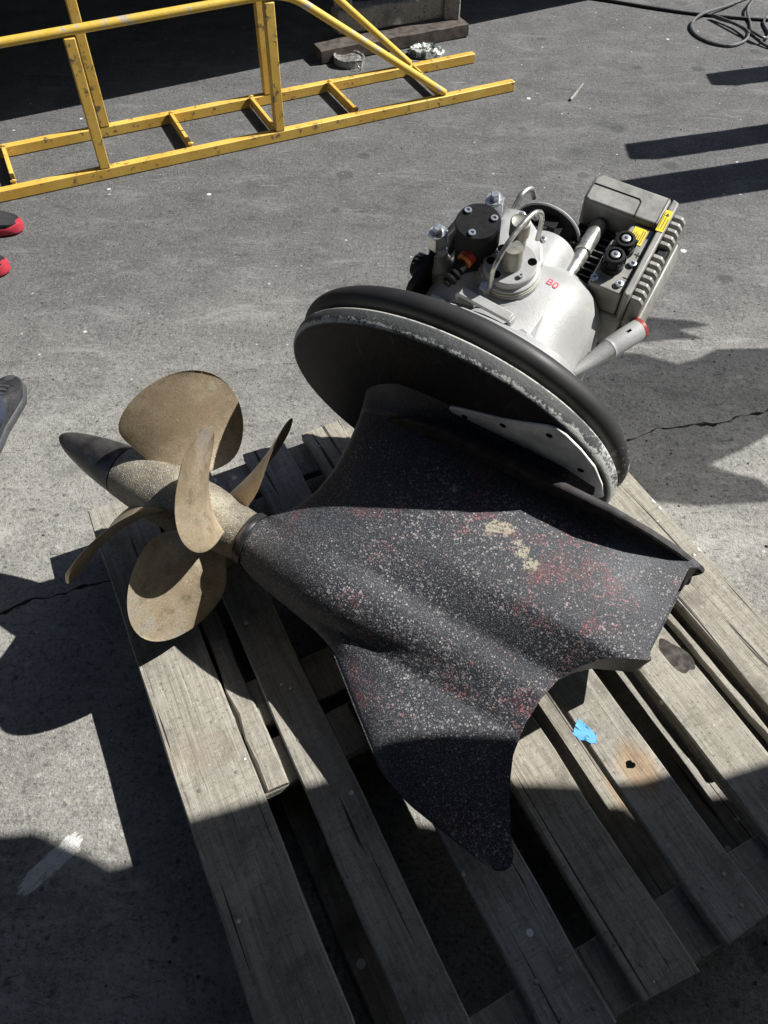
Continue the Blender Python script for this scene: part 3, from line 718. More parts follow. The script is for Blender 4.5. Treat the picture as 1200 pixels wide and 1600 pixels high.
# side plate, knob and the two big zinc nuts on its blocks
def side_plate(mb):
    poly = [(.125, -.02), (.125, .15), (.16, .19), (.27, .205), (.355, .20), (.375, .15), (.375, 0)]
    mb.prism(poly, .146, .160, lambda p: L(p[2] - .10 * (p[0] - .13), p[0], p[1]))
part('side_plate', M['black'], side_plate, bevel=.003)
def knob(mb):
    c = L(.148, .262, .105); mb.lathe(c, L(1, -.05, 0), [(0, .026), (.02, .026), (.022, .023), (.05, .022), (.054, .019), (.054, 0)], 28, cap=False)
    for k in range(14):
        a = 2 * math.pi * k / 14; mb.box(c + L(.037, .0225 * math.cos(a), .0225 * math.sin(a)), (.026, .004, .004))
part('ribbed_knob', M['black'], knob)
for (s, a, n0, n1, r) in ((.137, .245, .15, .248, .0195), (.083, .372, .15, .232, .0195)):
    blk = part('post_block', M['steel'], lambda m: (m.lathe(L(s, a, n0 - .09), n_ax, [(0, .027), (.105, .026), (.115, .020), (n1 - n0 + .04, .018)], 24)))
    def nut(m):
        m.lathe(L(s, a, n1 - .038), n_ax, [(0, r * .8), (.002, r), (.034, r), (.037, r * .85)], 6)
        m.lathe(L(s, a, n1 - .001), n_ax, [(0, r * .86), (.002, r * .82)], 24)
        m.lathe(L(s, a, n1 + .001), n_ax, [(0, r * .52), (.010, r * .50), (.012, r * .4)], 6)
    part('hex_nut', M['zinc'], nut, blk, angle=20)
# loop bracket, lip flange lugs, gusset
def brk(mb):
    p0, p1 = L(.052, .168, .217), L(-.058, .156, .217); d = (p1 - p0).normalized(); rot = Matrix((d, Vector((0, 0, 1)).cross(d), Vector((0, 0, 1)))).transposed()
    mb.box((p0 + p1) / 2, ((p1 - p0).length, .020, .008), rot)
    for p in (p0, p1): mb.box(p + Vector((0, 0, -.018)), (.008, .019, .034), rot)
part('loop_bracket', M['alu'], brk, bevel=.0025)
for s, a, w in ((.085, .128, .05), (-.088, .135, .05), (-.165, .12, .045)):
    part('flange_lug', M['alu'], lambda mb: mb.prism([(s - w / 2, .11), (s - w / 3, .155), (s + w / 3, .155), (s + w / 2, .11)], .160 if s > -.15 else .10, .197 if s > -.15 else .150, lambda p: L(*p)), bevel=.004)
def gus(mb):
    mb.loft([[L(-.10 + w, a, n) for w, a, n in q] for q in ([(-.012, .14, .17), (.012, .14, .17), (.012, .14, .195), (-.012, .14, .195)], [(-.003, .21, .17), (.003, .21, .17), (.003, .21, .19), (-.003, .21, .19)])])
part('gusset', M['alu'], gus, bevel=.002)
part('breather_tube', M['steel'], lambda m: m.tube(smooth_path([L(.055, .40, .18), L(.052, .43, .20), L(.045, .46, .19), L(.04, .47, .16)]), .006))
# red hand-written mark on the casting
def text(body, size, mtx, mat, par, name, ext=.0003):
    c = bpy.data.curves.new(name, 'FONT'); c.body = body; c.size = size; c.extrude = ext; c.align_x = 'CENTER'; c.align_y = 'CENTER'; c.offset = .0001 if mat is M['redink'] else 0
    c.resolution_u = 3; t = bpy.data.objects.new(name, c); COL.objects.link(t); bpy.context.view_layer.update()
    me = bpy.data.meshes.new_from_object(t.evaluated_get(bpy.context.evaluated_depsgraph_get())); bpy.data.objects.remove(t)
    me.materials.clear(); me.materials.append(mat)
    o = bpy.data.objects.new(name, me); COL.objects.link(o); o.parent = par; o.matrix_local = mtx; return o
def frame(o, x, z):
    z = Vector(z).normalized(); x = Vector(x); x = (x - z * x.dot(z)).normalized(); y = z.cross(x)
    return Matrix(((x.x, y.x, z.x, o.x), (x.y, y.y, z.y, o.y), (x.z, y.z, z.z, o.z), (0, 0, 0, 1)))
text('B0', .023, frame(L(-.086, .276, .1890), L(-1, -.12, 0), L(-.10, .22, 1)), M['redink'], gh, 'red_mark')
# ram above the control unit recess and sensor tube low on the far side
def ram(mb):
    a, b = L(-.092, .335, .128), L(-.098, .50, .128); d = (b - a)
    mb.lathe(a, d, [(0, .022), (.008, .022), (.010, .0155), (.075, .0155), (.077, .0135), (.080, .0135), (.082, .0165), (.155, .0165), (.158, .014)], 28)
part('ram', M['steel'], ram)
sa, sb = L(-.188, .178, .095), L(-.262, .335, .085); sd = (sb - sa).normalized(); sl = (sb - sa).length
sn = part('sensor_tube', M['alu'], lambda m: m.lathe(sa, sd, [(0, .008), (.02, .0105), (sl * .5, .0195), (sl * .52, .0215), (sl * .54, .0205), (sl * .56, .0218), (sl - .008, .0218)], 32))
part('red_ring', M['red'], lambda m: m.lathe(sa + sd * (sl - .0078), sd, [(0, .0222), (.007, .0222), (.0075, .017), (.004, .016), (.004, 0)], 32, cap=False), sn)
part('slot', M['hole'], lambda m: m.box(sa + sd * sl * .78 + Vector((0, 0, .0212)), (.013, .005, .0015), frame(Vector(), sd, n_ax).to_3x3()), sn)

# ---------------------------------------------------------------- control unit
cu0 = M['grey_plastic']
def slab_s(poly, n0, n1, b=.0):
    def fn(m): m.prism(poly, n0, n1, lambda p: L(*p))
    return fn
UB = [(-.052, .56), (-.060, .572), (-.215, .572), (-.222, .565), (-.222, .335), (-.214, .328), (-.060, .328), (-.052, .336)]
cu = part('control_unit', cu0, slab_s(UB, -.005, .095), bevel=.006)
# raised U-shaped cover: back bar and side rail
part('cover_bar', cu0, slab_s([(-.050, .506), (-.050, .562), (-.062, .574), (-.2055, .574), (-.2055, .502), (-.150, .500), (-.062, .500)], .094, .170), cu, bevel=.006)
part('cover_rail', cu0, slab_s([(-.2075, .574), (-.2215, .569), (-.2215, .332), (-.2145, .325), (-.2075, .332)], .094, .170), cu, bevel=.003)
part('connector_ledge', cu0, slab_s([(-.138, .332), (-.2055, .332), (-.2055, .499), (-.160, .499), (-.152, .452), (-.138, .444)], .094, .158), cu, bevel=.004)
part('panel_groove', M['ink'], lambda m: (m.tube([L(-.056, .545, .1702), L(-.150, .545, .1702), L(-.155, .540, .1702), L(-.157, .503, .1702)], .0016, 6), m.tube([L(-.200, .57, .1702), L(-.200, .503, .1702)], .0012, 6)), cu)
for k in range(10):
    a = .342 + k * .0162
    part('cooling_fin', M['dark_case'], lambda m: m.box(L(-.097, a, .105), (.075, .0035, .026)), cu)
# side fins outside the rail, running down the long side
def fin(m, a, w):
    m.loft([[L(s, a + da, n) for s, n in ((-.222, .0), (-.222, .150), (-.240, .150), (-.248, .140), (-.248, .0))] for da in (-w, w)])
for k in range(13):
    a = .345 + k * .0175
    if k in (7,): continue
    part('side_fin', cu0, lambda m: fin(m, a, .0052), cu, bevel=.0025)
part('side_clip', M['black'], lambda m: m.box(L(-.235, .467, .13), (.02, .022, .024)), cu, bevel=.003)
def skirt(m):
    m.loft([[L(s, a, n) for s, a in q] for q, n in (([(-.224, .33), (-.252, .338), (-.252, .575), (-.224, .58)], .06), ([(-.224, .33), (-.262, .338), (-.262, .58), (-.224, .585)], .02), ([(-.18, .34), (-.235, .345), (-.235, .56), (-.18, .57)], -.045))])
part('lower_case', cu0, skirt, cu, bevel=.003)
part('lower_body', M['dark_case'], slab_s([(-.06, .335), (-.215, .335), (-.215, .555), (-.06, .555)], -.05, -.006), cu, bevel=.006)
for (s, a) in ((-.163, .385), (-.166, .428)):
    cn = part('socket', M['black'], lambda m: m.lathe(L(s, a, .1585), n_ax, [(0, .022), (.012, .022), (.013, .0195), (.030, .0195), (.033, .018), (.0335, .0135), (.022, .0125), (.022, 0)], 32, cap=False), cu)
    part('pin', M['zinc'], lambda m: m.lathe(L(s, a, .1805), n_ax, [(0, .0085), (.012, .0085), (.013, .007), (.013, .004), (.008, .0035), (.008, 0)], 20, cap=False), cn)
    part('key_rib', M['black'], lambda m: [m.box(L(s + .021 * math.cos(t), a + .021 * math.sin(t), .174), (.005, .005, .022)) for t in (.4, 1.6, 2.7, 3.9, 5.2)], cn)
for (s, a) in ((-.192, .352), (-.145, .345), (-.196, .405)):
    part('socket_screw', M['zinc'], lambda m: m.lathe(L(s, a, .1585), n_ax, [(0, .0075), (.005, .0075), (.0055, .006), (.0055, .0035), (.002, .0032), (.002, 0)], 18, cap=False), cu)
def rrect(cs, ca, w, h, n0, n1):
    return lambda m: m.box(L(cs, ca, (n0 + n1) / 2), (w, h, n1 - n0))
for (cs, ca, w, h, n) in ((-.180, .471, .027, .040, .1584), (-.2125, .515, .015, .054, .1704)):
    stk = part('sticker', M['sticker'], rrect(cs, ca, w, h, n, n + .0008), cu)
    rs = random.Random(int(ca * 1000))
    def lines(m):
        for q in range(6 if w > .02 else 3):
            x = cs - w * .36 + q * w * .72 / (5 if w > .02 else 2); ln = h * rs.uniform(.45, .8)
            m.box(L(x, ca - (h * .8 - ln) * .5, n + .0010), (.0011, ln, .0005))
        if w > .02: m.prism([(cs + .010, ca - .014), (cs + .003, ca - .014), (cs + .0065, ca - .007)], n + .0009, n + .0013, lambda p: L(*p))
        else: m.prism([(cs - .004, ca + .013), (cs + .004, ca + .013), (cs, ca + .020)], n + .0009, n + .0013, lambda p: L(*p))
    part('fine_print', M['ink'], lines, stk)
text('+', .028, frame(L(-.197, .428, .1586), L(-1, 0, 0), n_ax), M['ink'], cu, 'plus_mark')
text('\u2013', .026, frame(L(-.199, .372, .1586), L(-1, 0, 0), n_ax), M['ink'], cu, 'minus_mark')

# ---------------------------------------------------------------- blue tape scrap on the boards
def tape():
    rnd = random.Random(5); out = [(.352, .525), (.360, .540), (.370, .556), (.377, .550), (.384, .540), (.391, .531), (.399, .523), (.395, .506), (.389, .507), (.381, .510), (.369, .513), (.360, .518)]
    c = Vector((.375, .527, 0)); rings = []
    for k in (1, .8, .6, .4, .2, .03):
        ring = []
        for i in range(48):
            q = i / 48 * 12; a = Vector((*out[int(q) % 12], 0)); b = Vector((*out[(int(q) + 1) % 12], 0)); p = c + (a.lerp(b, q % 1) - c) * (k * (1 + rnd.uniform(-.008, .008)))
            z = .1435 + .0075 * abs(math.sin(p.x * 115 + 1.3 * math.sin(p.y * 130))) + .005 * abs(math.sin(p.y * 160 + p.x * 60)) + rnd.uniform(-.0006, .0006)
            ring.append((p.x, p.y, z))
        rings.append(ring)
    mb = MB(); mb.loft(rings + [[(x, y, z - .0007) for x, y, z in r] for r in rings[::-1]])
    tag(mb.build('tape_scrap', M['tape'], angle=18), 'crumpled scrap of blue tape on the pallet boards', 'tape')
tape()

# ---------------------------------------------------------------- yellow steel stair frame lying on the ground
r_ = Vector((.9045, .4265, 0)); q_ = Vector((-.4265, .9045, 0)); Z = Vector((0, 0, 1))
near0 = Vector((-1.467, 2.668, 0)); W_ = .372
def NP(t, w=0., z=0.): return near0 + r_ * t + q_ * w + Z * z       # t along the rail, w across, z up
rk = empty('yellow_frame', Matrix.Translation(near0), 'worn yellow steel handrail frame lying on the concrete', 'steel frame')
rotr = Matrix((r_, q_, Z)).transposed()
def LC(p): return p - near0
def bar(name, p0, p1, w, h, mat='yellow', upv=Z, bevel=.003):
    p0, p1 = LC(p0), LC(p1); d = (p1 - p0).normalized(); y = upv.cross(d).normalized(); z = d.cross(y)
    mb = MB(); mb.box((p0 + p1) / 2, ((p1 - p0).length, w, h), Matrix((d, y, z)).transposed())
    return mb.build(name, M[mat], rk, bevel=bevel)
bar('rail', NP(-2.2, .019, .0225), NP(2.29, .019, .0225), .036, .041)
bar('rail', NP(-2.2, W_, .0225), NP(2.28, W_, .0225), .036, .041)
for t in (-1.6, -.95, .075, .772, 1.135, 1.51):
    bar('rung', NP(t, .04, .030), NP(t, W_ - .02, .030), .016, .040)
for t in (-1.5, .415, 1.145):
    bar('post', NP(t, .02, .044), NP(t + .01, .02, .493 + .012 * t), .038, .038, upv=q_)
    bar('post', NP(t + .075, W_, .044), NP(t + .085, W_, .60), .038, .038, upv=q_)
for w in (.02, W_):
    e, hz = (1.225, .508) if w < .1 else (1.27, .612)
    q1, q2 = NP(e, w, hz + .02), NP(1.93, w, .05)
    P = [NP(-2.3, w, hz - .03), NP(e - .09, w, hz + .018)]
    for k in range(1, 8):                                            # bent corner
        u = k / 8; P.append(NP(e - .09, w, hz + .018) * (1 - u) ** 2 + q1 * 2 * u * (1 - u) + (q1 + (q2 - q1).normalized() * .09) * u * u)
    P += [q1 + (q2 - q1).normalized() * .09, q2]
    mb = MB(); mb.tube([LC(p) for p in P], .0155, 14); mb.build('handrail', M['tube'], rk)
for t in (.075, .772, 1.135, 1.51):
    for w in (.042, W_ - .022):
        mb = MB(); mb.tube([LC(NP(t - .011, w, .051)), LC(NP(t, w, .054)), LC(NP(t + .011, w, .051))], [.003, .0055, .003], 7); mb.build('weld_bead', M['yellow'], rk)
bar('foot_plate', NP(1.93, .04, .030), NP(1.94, W_ - .02, .030), .012, .040)

# ---------------------------------------------------------------- cribbing, hull above it, tins, stick, cables
hd = Vector((.887, .461, 0)).normalized(); hq = Vector((-hd.y, hd.x, 0))
def timber(name, p0, p1, w, h, label, seed, group=None, mat='wood'):
    rnd = random.Random(seed); p0 = Vector(p0); p1 = Vector(p1); d = (p1 - p0); ln = d.length; d.normalize(); y = Vector((-d.y, d.x, 0)).normalized() if abs(d.z) < .9 else Vector((1, 0, 0)); z = d.cross(y)
    mb = MB(); rings = []
    for i in range(13):
        c = d * (ln * i / 12)
        rings.append([c + y * (a * w / 2 + rnd.uniform(-.003, .003)) + z * (b * h / 2 + rnd.uniform(-.003, .003)) for a, b in ((-1, -.85), (-.85, -1), (.85, -1), (1, -.85), (1, .85), (.85, 1), (-.85, 1), (-1, .85))])
    mb.loft(rings); o = mb.build(name, M[mat], angle=30); o.location = p0
    return tag(o, label, 'timber', group)
M['dark_timber'] = simple('dark_oiled_timber', (.075, .06, .05), .8, 0, .5, 28, .6)
timber('timber_beam', Vector((-.325, 3.99, .033)), Vector((.410, 4.335, .033)), .11, .062, 'short dark rough timber beam on the ground beside the shadow edge', 21, mat='dark_timber')
timber('cribbing_block', Vector((-.24, 4.155, .118)), Vector((.285, 4.385, .118)), .10, .10, 'grey timber block lying on the dark beam', 22)
timber('cribbing_post', Vector((.345, 4.37, .066)), Vector((.345, 4.37, .70)), .085, .085, 'upright wooden post standing on the end of the dark beam', 23)
timber('cribbing_post', Vector((-.20, 4.19, .17)), Vector((-.20, 4.19, .70)), .09, .09, 'upright wooden post standing on the left end of the grey block', 24)
def hull(name, P, z0, z1, flare, label, mat):
    # a boat bottom given by its plan outline, rounding up into the topsides
    c = Vector((sum(p[0] for p in P) / len(P), sum(p[1] for p in P) / len(P), 0)); rings = []
    for k, z in ((.55, z0 - .0), (.92, z0 + .02), (1, z0 + .10), (1 + flare, (z0 + z1) / 2), (1 + flare * 1.3, z1), (.9, z1 + .01)):
        rings.append([(c.x + (x - c.x) * k, c.y + (y - c.y) * k, z) for x, y in P])
    mb = MB(); mb.loft(rings); o = mb.build(name, M[mat], angle=40); return tag(o, label, 'boat')
e0 = Vector((-1.684 + .65, 3.344 + .19, 0))
hp = []
for t, w in ((-4.6, 1.4), (-4.3, .5), (-3.4, .06), (-1.5, 0), (1, 0), (3.2, .0), (4.6, .25), (5.6, .9), (6.2, 1.9), (5.6, 2.9), (4.6, 3.5), (3.2, 3.8), (-3.4, 3.8), (-4.3, 3.3), (-4.6, 2.4)):
    p = e0 + hd * t + hq * w; hp.append((p.x, p.y))
hull('boat_hull', hp, .58, 2.4, .02, 'dark boat hull propped above the yard behind the yellow frame', 'hull')
for i, (x, y, h) in enumerate([(2.0, 3.335, 1.02), (2.02, 3.03, 1.2), (2.4, 4.0, .88)]):  # unseen posts, added and sized to cast the shadow bands at the right
    timber('shadow_post', Vector((x, y, .0)), Vector((x + .02, y + .01, h)), .13, .13 if i != 1 else .195, ['unseen square post added to cast the far shadow band', 'unseen square post added to cast the nearer shadow band', 'unseen shorter post added to cast the shadow near the cable'][i], 40 + i, 'unseen posts added to cast shadow bands at the right')

def tin():
    e = empty('squashed_tin', Matrix.Translation((-.172, 3.955, 0)), 'squashed round tin with a wire loop on the ground in front of the beam', 'tin')
    rnd = random.Random(2); mb = MB(); mb.lathe((0, 0, 0), (.05, -.03, 1), [(0, .062), (.004, .066), (.030, .065), (.034, .068), (.037, .066), (.035, .058), (.028, .055), (.029, .02), (.027, .0)], 40, cap=False)
    mb.v = [(x * 1.12 + .003 * math.sin(7 * y * 40), y, z + (.004 * math.sin(x * 60) + .003 * math.sin(y * 90)) * min(1, z / .02)) for x, y, z in mb.v]
    mb.build('tin_body', M['can'], e, angle=35)
    mb = MB(); mb.tube(smooth_path([(.03, -.06, .034), (.05, -.085, .02), (.055, -.09, .004), (.065, -.075, .004), (.07, -.03, .03)]), .0022, 6); mb.build('wire_loop', M['steel'], e)
    e = empty('crumpled_foil', Matrix.Translation((.207, 4.062, 0)), 'crumpled white paint-crusted lid beside the far yellow rail', 'lid')
    mb = MB(); rings = []
    for k, z in ((1, .001), (1.02, .016), (.9, .032), (.7, .036), (.45, .022), (.2, .026), (.02, .026)):
        rings.append([(.088 * k * math.cos(a) * (1 + rnd.uniform(-.07, .07)), .066 * k * math.sin(a) * (1 + rnd.uniform(-.07, .07)), max(.0005, z + rnd.uniform(-.006, .007))) for a in np.linspace(0, 2 * math.pi, 28, endpoint=False)])
    mb.loft(rings); mb.build('crust', M['lid'], e, angle=15)
def lidmat():
    t = NT('paint_crusted_lid', .5, .1, .5); o = t.tc(); n = t.noise(o, 38, 5, .7)
    t.color(t.mix(t.ramp(n, .46, .54), (.06, .075, .06), (.62, .64, .6))); t.bump(n, .5, .004); return t.m
M['lid'] = lidmat()
tin()
mb = MB(); mb.tube([(.847, 3.545, .006), (.872, 3.59, .008), (.905, 3.655, .011), (.931, 3.70, .013)], [.006, .0075, .006, .003], 7)
mb.build('stick', M['wood']); tag(bpy.data.objects['stick'], 'small splinter of wood lying on the concrete', 'stick')
def cable(pts, r, mat, label):
    mb = MB(); mb.tube(smooth_path([(x, y, r + z) for x, y, z in pts], 10), r, 8); tag(mb.build('cable', M[mat]), label, 'cable')
cable([(2.6, 5.1, 0), (2.25, 4.93, 0), (2.05, 4.83, .0), (1.86, 4.66, .01), (1.70, 4.54, .012), (1.62, 4.42, .005), (1.612, 4.30, 0), (1.66, 4.20, 0), (1.745, 4.155, 0), (1.83, 4.20, .004), (1.872, 4.28, .012), (1.85, 4.40, .012), (1.785, 4.50, .006), (1.76, 4.53, .012), (1.80, 4.45, .018), (1.86, 4.32, .022), (1.885, 4.25, .012), (1.95, 4.13, 0), (2.10, 4.04, 0), (2.5, 4.02, 0)], .0075, 'cable', 'loosely looped grey cable lying on the concrete')
cable([(2.4, 5.05, 0), (2.15, 4.90, .008), (2.03, 4.72, .022), (1.965, 4.60, .012), (1.94, 4.45, 0), (1.905, 4.33, .012), (1.89, 4.24, .028), (1.93, 4.20, .02), (1.99, 4.30, .004), (2.03, 4.50, 0), (2.2, 4.66, 0), (2.6, 4.72, 0)], .007, 'cable', 'second grey cable tangled through the first loop')
cable([(.9, 4.93, 0), (1.236, 4.79, 0), (1.50, 4.66, 0), (1.72, 4.575, 0), (2.06, 4.50, 0), (2.6, 4.45, 0)], .008, 'blackcable', 'straight black cable running under the grey loops')

# ---------------------------------------------------------------- bystanders
def skin_mesh(name, V, E, mat, parent, sub=2):
    me = bpy.data.meshes.new(name); me.from_pydata([v[:3] for v in V], E, []); o = bpy.data.objects.new(name, me); COL.objects.link(o); o.parent = parent
    m = o.modifiers.new('skin', 'SKIN'); m.use_smooth_shade = True; m.branch_smoothing = .4
    sv = me.skin_vertices[0].data
    for i, v in enumerate(V):
        r = v[3]; sv[i].radius = (r, r) if not isinstance(r, tuple) else r; sv[i].use_root = (i == 0)
    o.modifiers.new('sub', 'SUBSURF').levels = sub; o.modifiers['sub'].render_levels = sub
    me.materials.append(M[mat]); return o
def shoe(parent, side, upm, som, x, y, rot=0.):
    T = Matrix.Translation((x, y, 0)) @ Matrix.Rotation(rot, 4, 'Z')
    def ring(z, k, dy=0., hw=1., n=40):
        out = []
        for i in range(n):
            a = 2 * math.pi * i / n; yy = .155 * math.cos(a); t = (yy / .155 + 1) / 2
            w = lerp_tab([(0, .028), (.12, .036), (.35, .034), (.55, .043), (.72, .052), (.9, .040), (1, .02)], t)
            xx = w * hw * (math.sin(a) / max(.35, abs(math.sin(a))) if abs(math.sin(a)) < .35 else math.copysign(1, math.sin(a)))
            z2 = z(t) if callable(z) else z
            out.append(T @ Vector((xx * k + side * .006 * math.sin(t * 3), yy * (1 - (1 - k) * .5) + dy, z2)))
        return out
    top = lambda t: lerp_tab([(0, .095), (.2, .09), (.4, .098), (.6, .078), (.8, .060), (1, .045)], t)
    up = MB(); up.loft([ring(.026, .97), ring(.036, .99), ring(lambda t: .45 * top(t) + .02, .97), ring(lambda t: .85 * top(t), .80), ring(top, .55), ring(lambda t: top(t) + .004, .2)])
    o = up.build('shoe', M[upm], parent, angle=70)
    so = MB(); so.loft([ring(lambda t: .002 + .012 * max(0, t - .8) * 5 * .4, .96), ring(.008, 1.05), ring(.020, 1.07), ring(lambda t: .029 + .012 * max(0, t - .85) * 6, 1.03), ring(lambda t: .031 + .012 * max(0, t - .85) * 6, .95)])
    so.build('sole', M[som], o, angle=50)
    for q in range(4):
        lb = MB(); yq = .012 + q * .022; c = [T @ Vector((xq, yq + abs(xq) * .15, top((yq / .155 + 1) / 2) + .004 - 9 * xq * xq)) for xq in (-.026, -.012, 0, .012, .026)]
        lb.tube(c, .0032, 6); lb.build('lace', M[som if som == 'sole_grey' else upm], o)
def person(loc, yaw, label, shirt, trousers, upm, som, feet=((-.125, .02), (.125, -.01)), toe=(0, 0)):
    p = empty('person', Matrix.Translation(loc) @ Matrix.Rotation(yaw, 4, 'Z'), label, 'person', 'people standing around the drive')
    V = [(0, 0, .97, .125), (0, .01, 1.10, .115), (0, .01, 1.28, .13), (0, 0, 1.43, .085), (0, .005, 1.51, .055), (0, .02, 1.58, .078), (0, .025, 1.66, .088), (0, .02, 1.74, .07)]
    E = [(0, 1), (1, 2), (2, 3), (3, 4), (4, 5), (5, 6), (6, 7)]
    V.append((0, .115, 1.635, .012)); E.append((6, 8))
    for sx in (-1, 1):
        V.append((sx * .088, .015, 1.64, .014)); E.append((6, len(V) - 1))
        fx, fy = feet[0 if sx < 0 else 1]; k = len(V)
        V += [(sx * .09, 0, .90, .095), (fx * .95, .02 + fy * .5, .50, .058), (fx, fy - .06, .10, .042), (fx, fy + .03, .045, .034)]
        E += [(0, k), (k, k + 1), (k + 1, k + 2), (k + 2, k + 3)]
        k = len(V)
        V += [(sx * .17, 0, 1.41, .062), (sx * .235, -.02, 1.14, .045), (sx * .24, .07, .91, .030), (sx * .24, .10, .84, .030)]
        E += [(3, k), (k, k + 1), (k + 1, k + 2), (k + 2, k + 3)]
        for q, (dx, dl) in enumerate(((-.027, .07), (-.009, .082), (.009, .085), (.027, .068))):
            j = len(V); V += [(sx * .24 + dx * .4, .11 + dx, .80, .0095), (sx * .235 + dx * .4, .118 + dx, .80 - dl * .5, .009), (sx * .225 + dx * .4, .112 + dx, .80 - dl, .0075)]; E += [(k + 3, j), (j, j + 1), (j + 1, j + 2)]
        j = len(V); V += [(sx * .22, .145, .84, .011), (sx * .215, .16, .805, .0095)]; E += [(k + 2, j), (j, j + 1)]
    skin_mesh('body', V, E, 'skin', p)
    hb = MB(); hb.lathe((0, .01, 1.645), (0, -.25, 1), [(0, .098), (.05, .102), (.09, .085), (.115, .05), (.122, .0)], 24, cap=False); hb.build('hair', M['hair'], p)
    for sx in (-1, 1):
        eb = MB(); eb.lathe((sx * .032, .098, 1.655), (0, 1, 0), [(0, .011), (.008, .009), (.011, .004), (.0115, 0)], 12, cap=False); eb.build('eye', M['ink'], p)
    SV = [(0, 0, .94, .145), (0, .01, 1.10, .135), (0, .01, 1.28, .148), (0, 0, 1.42, .10), (0, 0, 1.465, .075)]; SE = [(0, 1), (1, 2), (2, 3), (3, 4)]
    TV = [(0, 0, 1.0, .138), (0, 0, .93, .138)]; TE = [(0, 1)]
    for sx in (-1, 1):
        k = len(SV); SV += [(sx * .17, 0, 1.41, .078), (sx * .215, -.012, 1.22, .066)]; SE += [(3, k), (k, k + 1)]
        fx, fy = feet[0 if sx < 0 else 1]; k = len(TV)
        TV += [(sx * .092, 0, .86, .108), (fx * .95, .02 + fy * .5, .50, .078), (fx, fy - .06, .10, .070), (fx, fy - .055, .045, .066)]; TE += [(1, k), (k, k + 1), (k + 1, k + 2), (k + 2, k + 3)]
    skin_mesh('shirt', SV, SE, shirt, p); skin_mesh('trousers', TV, TE, trousers, p)
    for i, (fx, fy) in enumerate(feet): shoe(p, -1 if i == 0 else 1, upm, som, fx, fy, toe[i])
    return p
person((-1.475, 2.35, 0), R(-90), 'person in black running shoes with red soles at the left edge', 'shirt', 'denim', 'shoe_black', 'sole_red', feet=((-.13, .0), (.125, .03)))
person((-1.215, 1.49, 0), R(2), 'person in dark grey leather trainers at the left edge', 'shirt2', 'denim', 'shoe_grey', 'sole_grey', feet=((-.12, -.12), (.125, .0)))

# ---------------------------------------------------------------- unseen blockers added outside the frame to shade the yard
def dim_sheet_mat():
    t = NT('shade_blocker', .9); tr = t.n.new('ShaderNodeBsdfTransparent'); mx = t.n.new('ShaderNodeMixShader'); mx.inputs[0].default_value = .78
    t.color((.03, .05, .03)); t.l.new(tr.outputs[0], mx.inputs[1]); t.l.new(t.b.outputs[0], mx.inputs[2]); t.l.new(mx.outputs[0], t.n['Material Output'].inputs[0]); return t.m
M['dim_sheet'] = dim_sheet_mat()
GX = 2.0  # see-through sheet added off frame, cut to the outline of the dim patch
def dim_sheet_pt(gx, gy):
    z = (GX - gx) / .9284; return (GX, gy + .2662 * z, z)
G = [(.33, 1.55), (.33, 1.80), (.50, 1.84), (.55, 1.93), (.70, 1.955), (.85, 1.975), (1.0, 1.955), (1.045, 1.933), (.99, 1.918), (.94, 1.91), (1.01, 1.865), (.93, 1.862), (.80, 1.845), (.66, 1.80), (.79, 1.795), (.90, 1.745), (.964, 1.771), (1.036, 1.816), (1.195, 1.82), (1.4, 1.86), (1.62, 1.78), (1.5, 1.55), (1.25, 1.50), (1.076, 1.445), (.98, 1.385), (.884, 1.335), (.945, 1.303), (1.0, 1.285), (1.03, 1.24), (1.0, 1.205), (.82, 1.19), (.683, 1.207), (.45, 1.21), (.36, 1.30)]
sn_ = bpy.data.objects.new('shade_blocker', None); COL.objects.link(sn_); sn_.location = (GX, 2.0, 0); tag(sn_, 'unseen see-through sheet added to dim the ground at the right', 'light blocker')
mb = MB(); v = [dim_sheet_pt(*g) for g in G]; mb.add([(x - GX, y - 2.0, z) for x, y, z in v], [tuple(range(len(v)))]); mb.build('dimming_sheet', M['dim_sheet'], sn_, smooth=False)
mb = MB(); mb.tube([(0, -1.6, 1.80), (0, .0, 1.79), (0, 1.03, 1.15)], .0012, 6); mb.build('line', M['steel'], sn_)

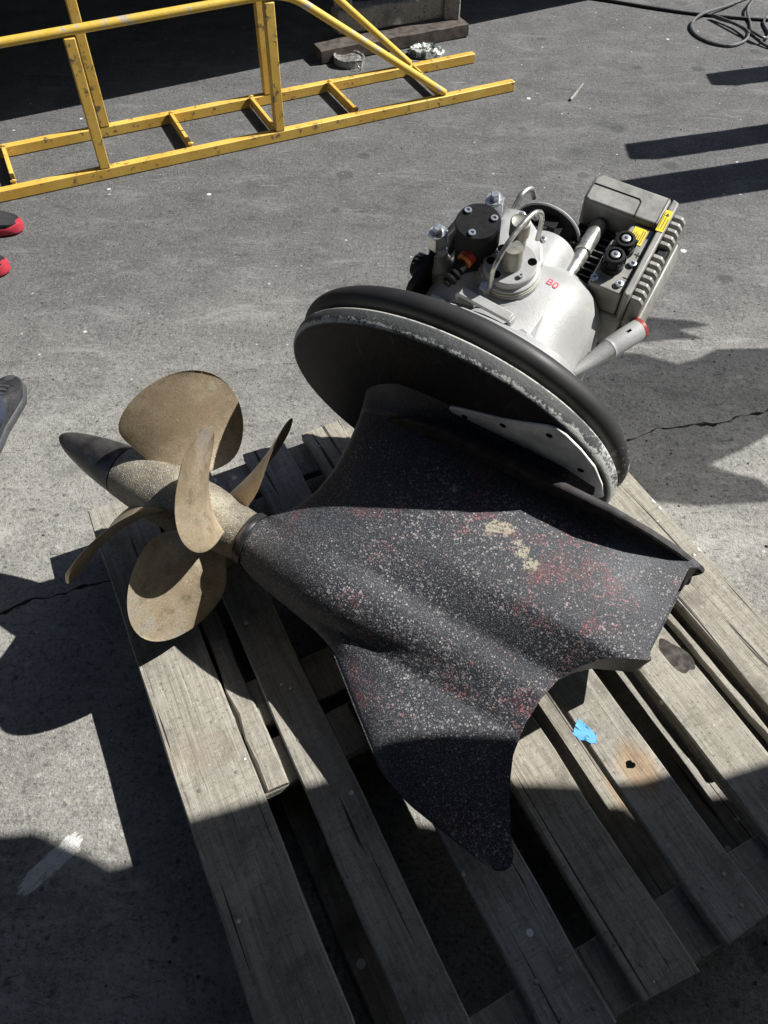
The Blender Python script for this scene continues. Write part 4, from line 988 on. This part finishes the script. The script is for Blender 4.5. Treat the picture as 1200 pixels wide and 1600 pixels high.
# unseen slab added overhead, its edge cut to cast the foreground shade
SH = [(-4.6, .2, 0), (-3.2, .30, 0), (-1.6, .345, 0), (-.737, .385, 0), (-.665, .391, 0), (-.60, .365, 0), (-.543, .345, 0), (-.40, .325, .07), (-.331, .328, .14), (-.26, .350, .14), (-.192, .378, .14), (-.15, .418, .14), (-.082, .450, .14), (.023, .462, .16), (.20, .452, .16), (.244, .437, .14), (.348, .433, .14), (.465, .44, .14), (.53, .443, .14), (.553, .466, .14), (.581, .461, .14), (.595, .444, .14), (.709, .477, .14), (.9, .50, .14), (1.6, .52, 0)]
ZH = 1.72
hb = [(x + .9284 * (ZH - z), y + .2662 * (ZH - z)) for x, y, z in SH]
hb += [(4.2, .7), (4.6, .1), (4.6, -1.2), (4.0, -2.0), (.6, -2.4), (-2.2, -2.2), (-2.9, -1.2)]
mb = MB(); mb.loft([[(x, y, z) for x, y in hb] for z in (ZH, ZH + .12, ZH + .9)]); tag(mb.build('foreground_blocker', M['hull'], smooth=False), 'unseen dark slab added overhead to shade the foreground', 'boat')

# unseen dark box added behind the viewer to cut skylight
def sky_block(name, c, size, label):
    mb = MB(); x0, x1 = c[0] - size[0] / 2, c[0] + size[0] / 2; y0, y1 = c[1] - size[1] / 2, c[1] + size[1] / 2
    mb.box((c[0], c[1], size[2] / 2), size)
    mb.loft([[(x0 - .2, y0 - .2, size[2] + .002), (x1 + .2, y0 - .2, size[2] + .002), (x1 + .2, y1 + .2, size[2] + .002), (x0 - .2, y1 + .2, size[2] + .002)], [(x0 - .2, y0 - .2, size[2] + .15), (x1 + .2, y0 - .2, size[2] + .15), (x1 + .2, y1 + .2, size[2] + .15), (x0 - .2, y1 + .2, size[2] + .15)]])
    tag(mb.build(name, M['sky_block'], smooth=False), label, 'building')
M['sky_block'] = simple('dark_blocker', (.02, .022, .025), .8, 0, .2, 4, .1)
sky_block('rear_sky_blocker', (0, -6.2, 0), (16, 5, 6), 'unseen dark box added behind the viewer to block skylight')

# loose grit on the paving
rg = random.Random(77); mb = MB()
for k in range(900):
    y = rg.uniform(.1, 4.7); x = rg.uniform(-.62 * y - .75, .55 * y + .6)
    n_, d_ = .893 * x + .45 * y, .45 * x - .893 * y
    if -.2 < n_ < 1.1 and -1.3 < d_ < .12: continue
    r = rg.choice((.0012, .0016, .002, .0026, .004)); a0 = rg.uniform(0, 6.28)
    base = [(x + r * rg.uniform(.7, 1.3) * math.cos(a0 + i * 1.2566), y + r * rg.uniform(.7, 1.3) * math.sin(a0 + i * 1.2566), 0) for i in range(5)]
    top = [(x + (bx - x) * .5, y + (by - y) * .5, r * rg.uniform(.7, 1.1)) for bx, by, bz in base]
    mb.loft([base, top])
M['grit'] = simple('grit', (.13, .128, .12), .9, 0, .7, 25, .1)
tag(mb.build('grit', M['grit'], smooth=False), kind='stuff')
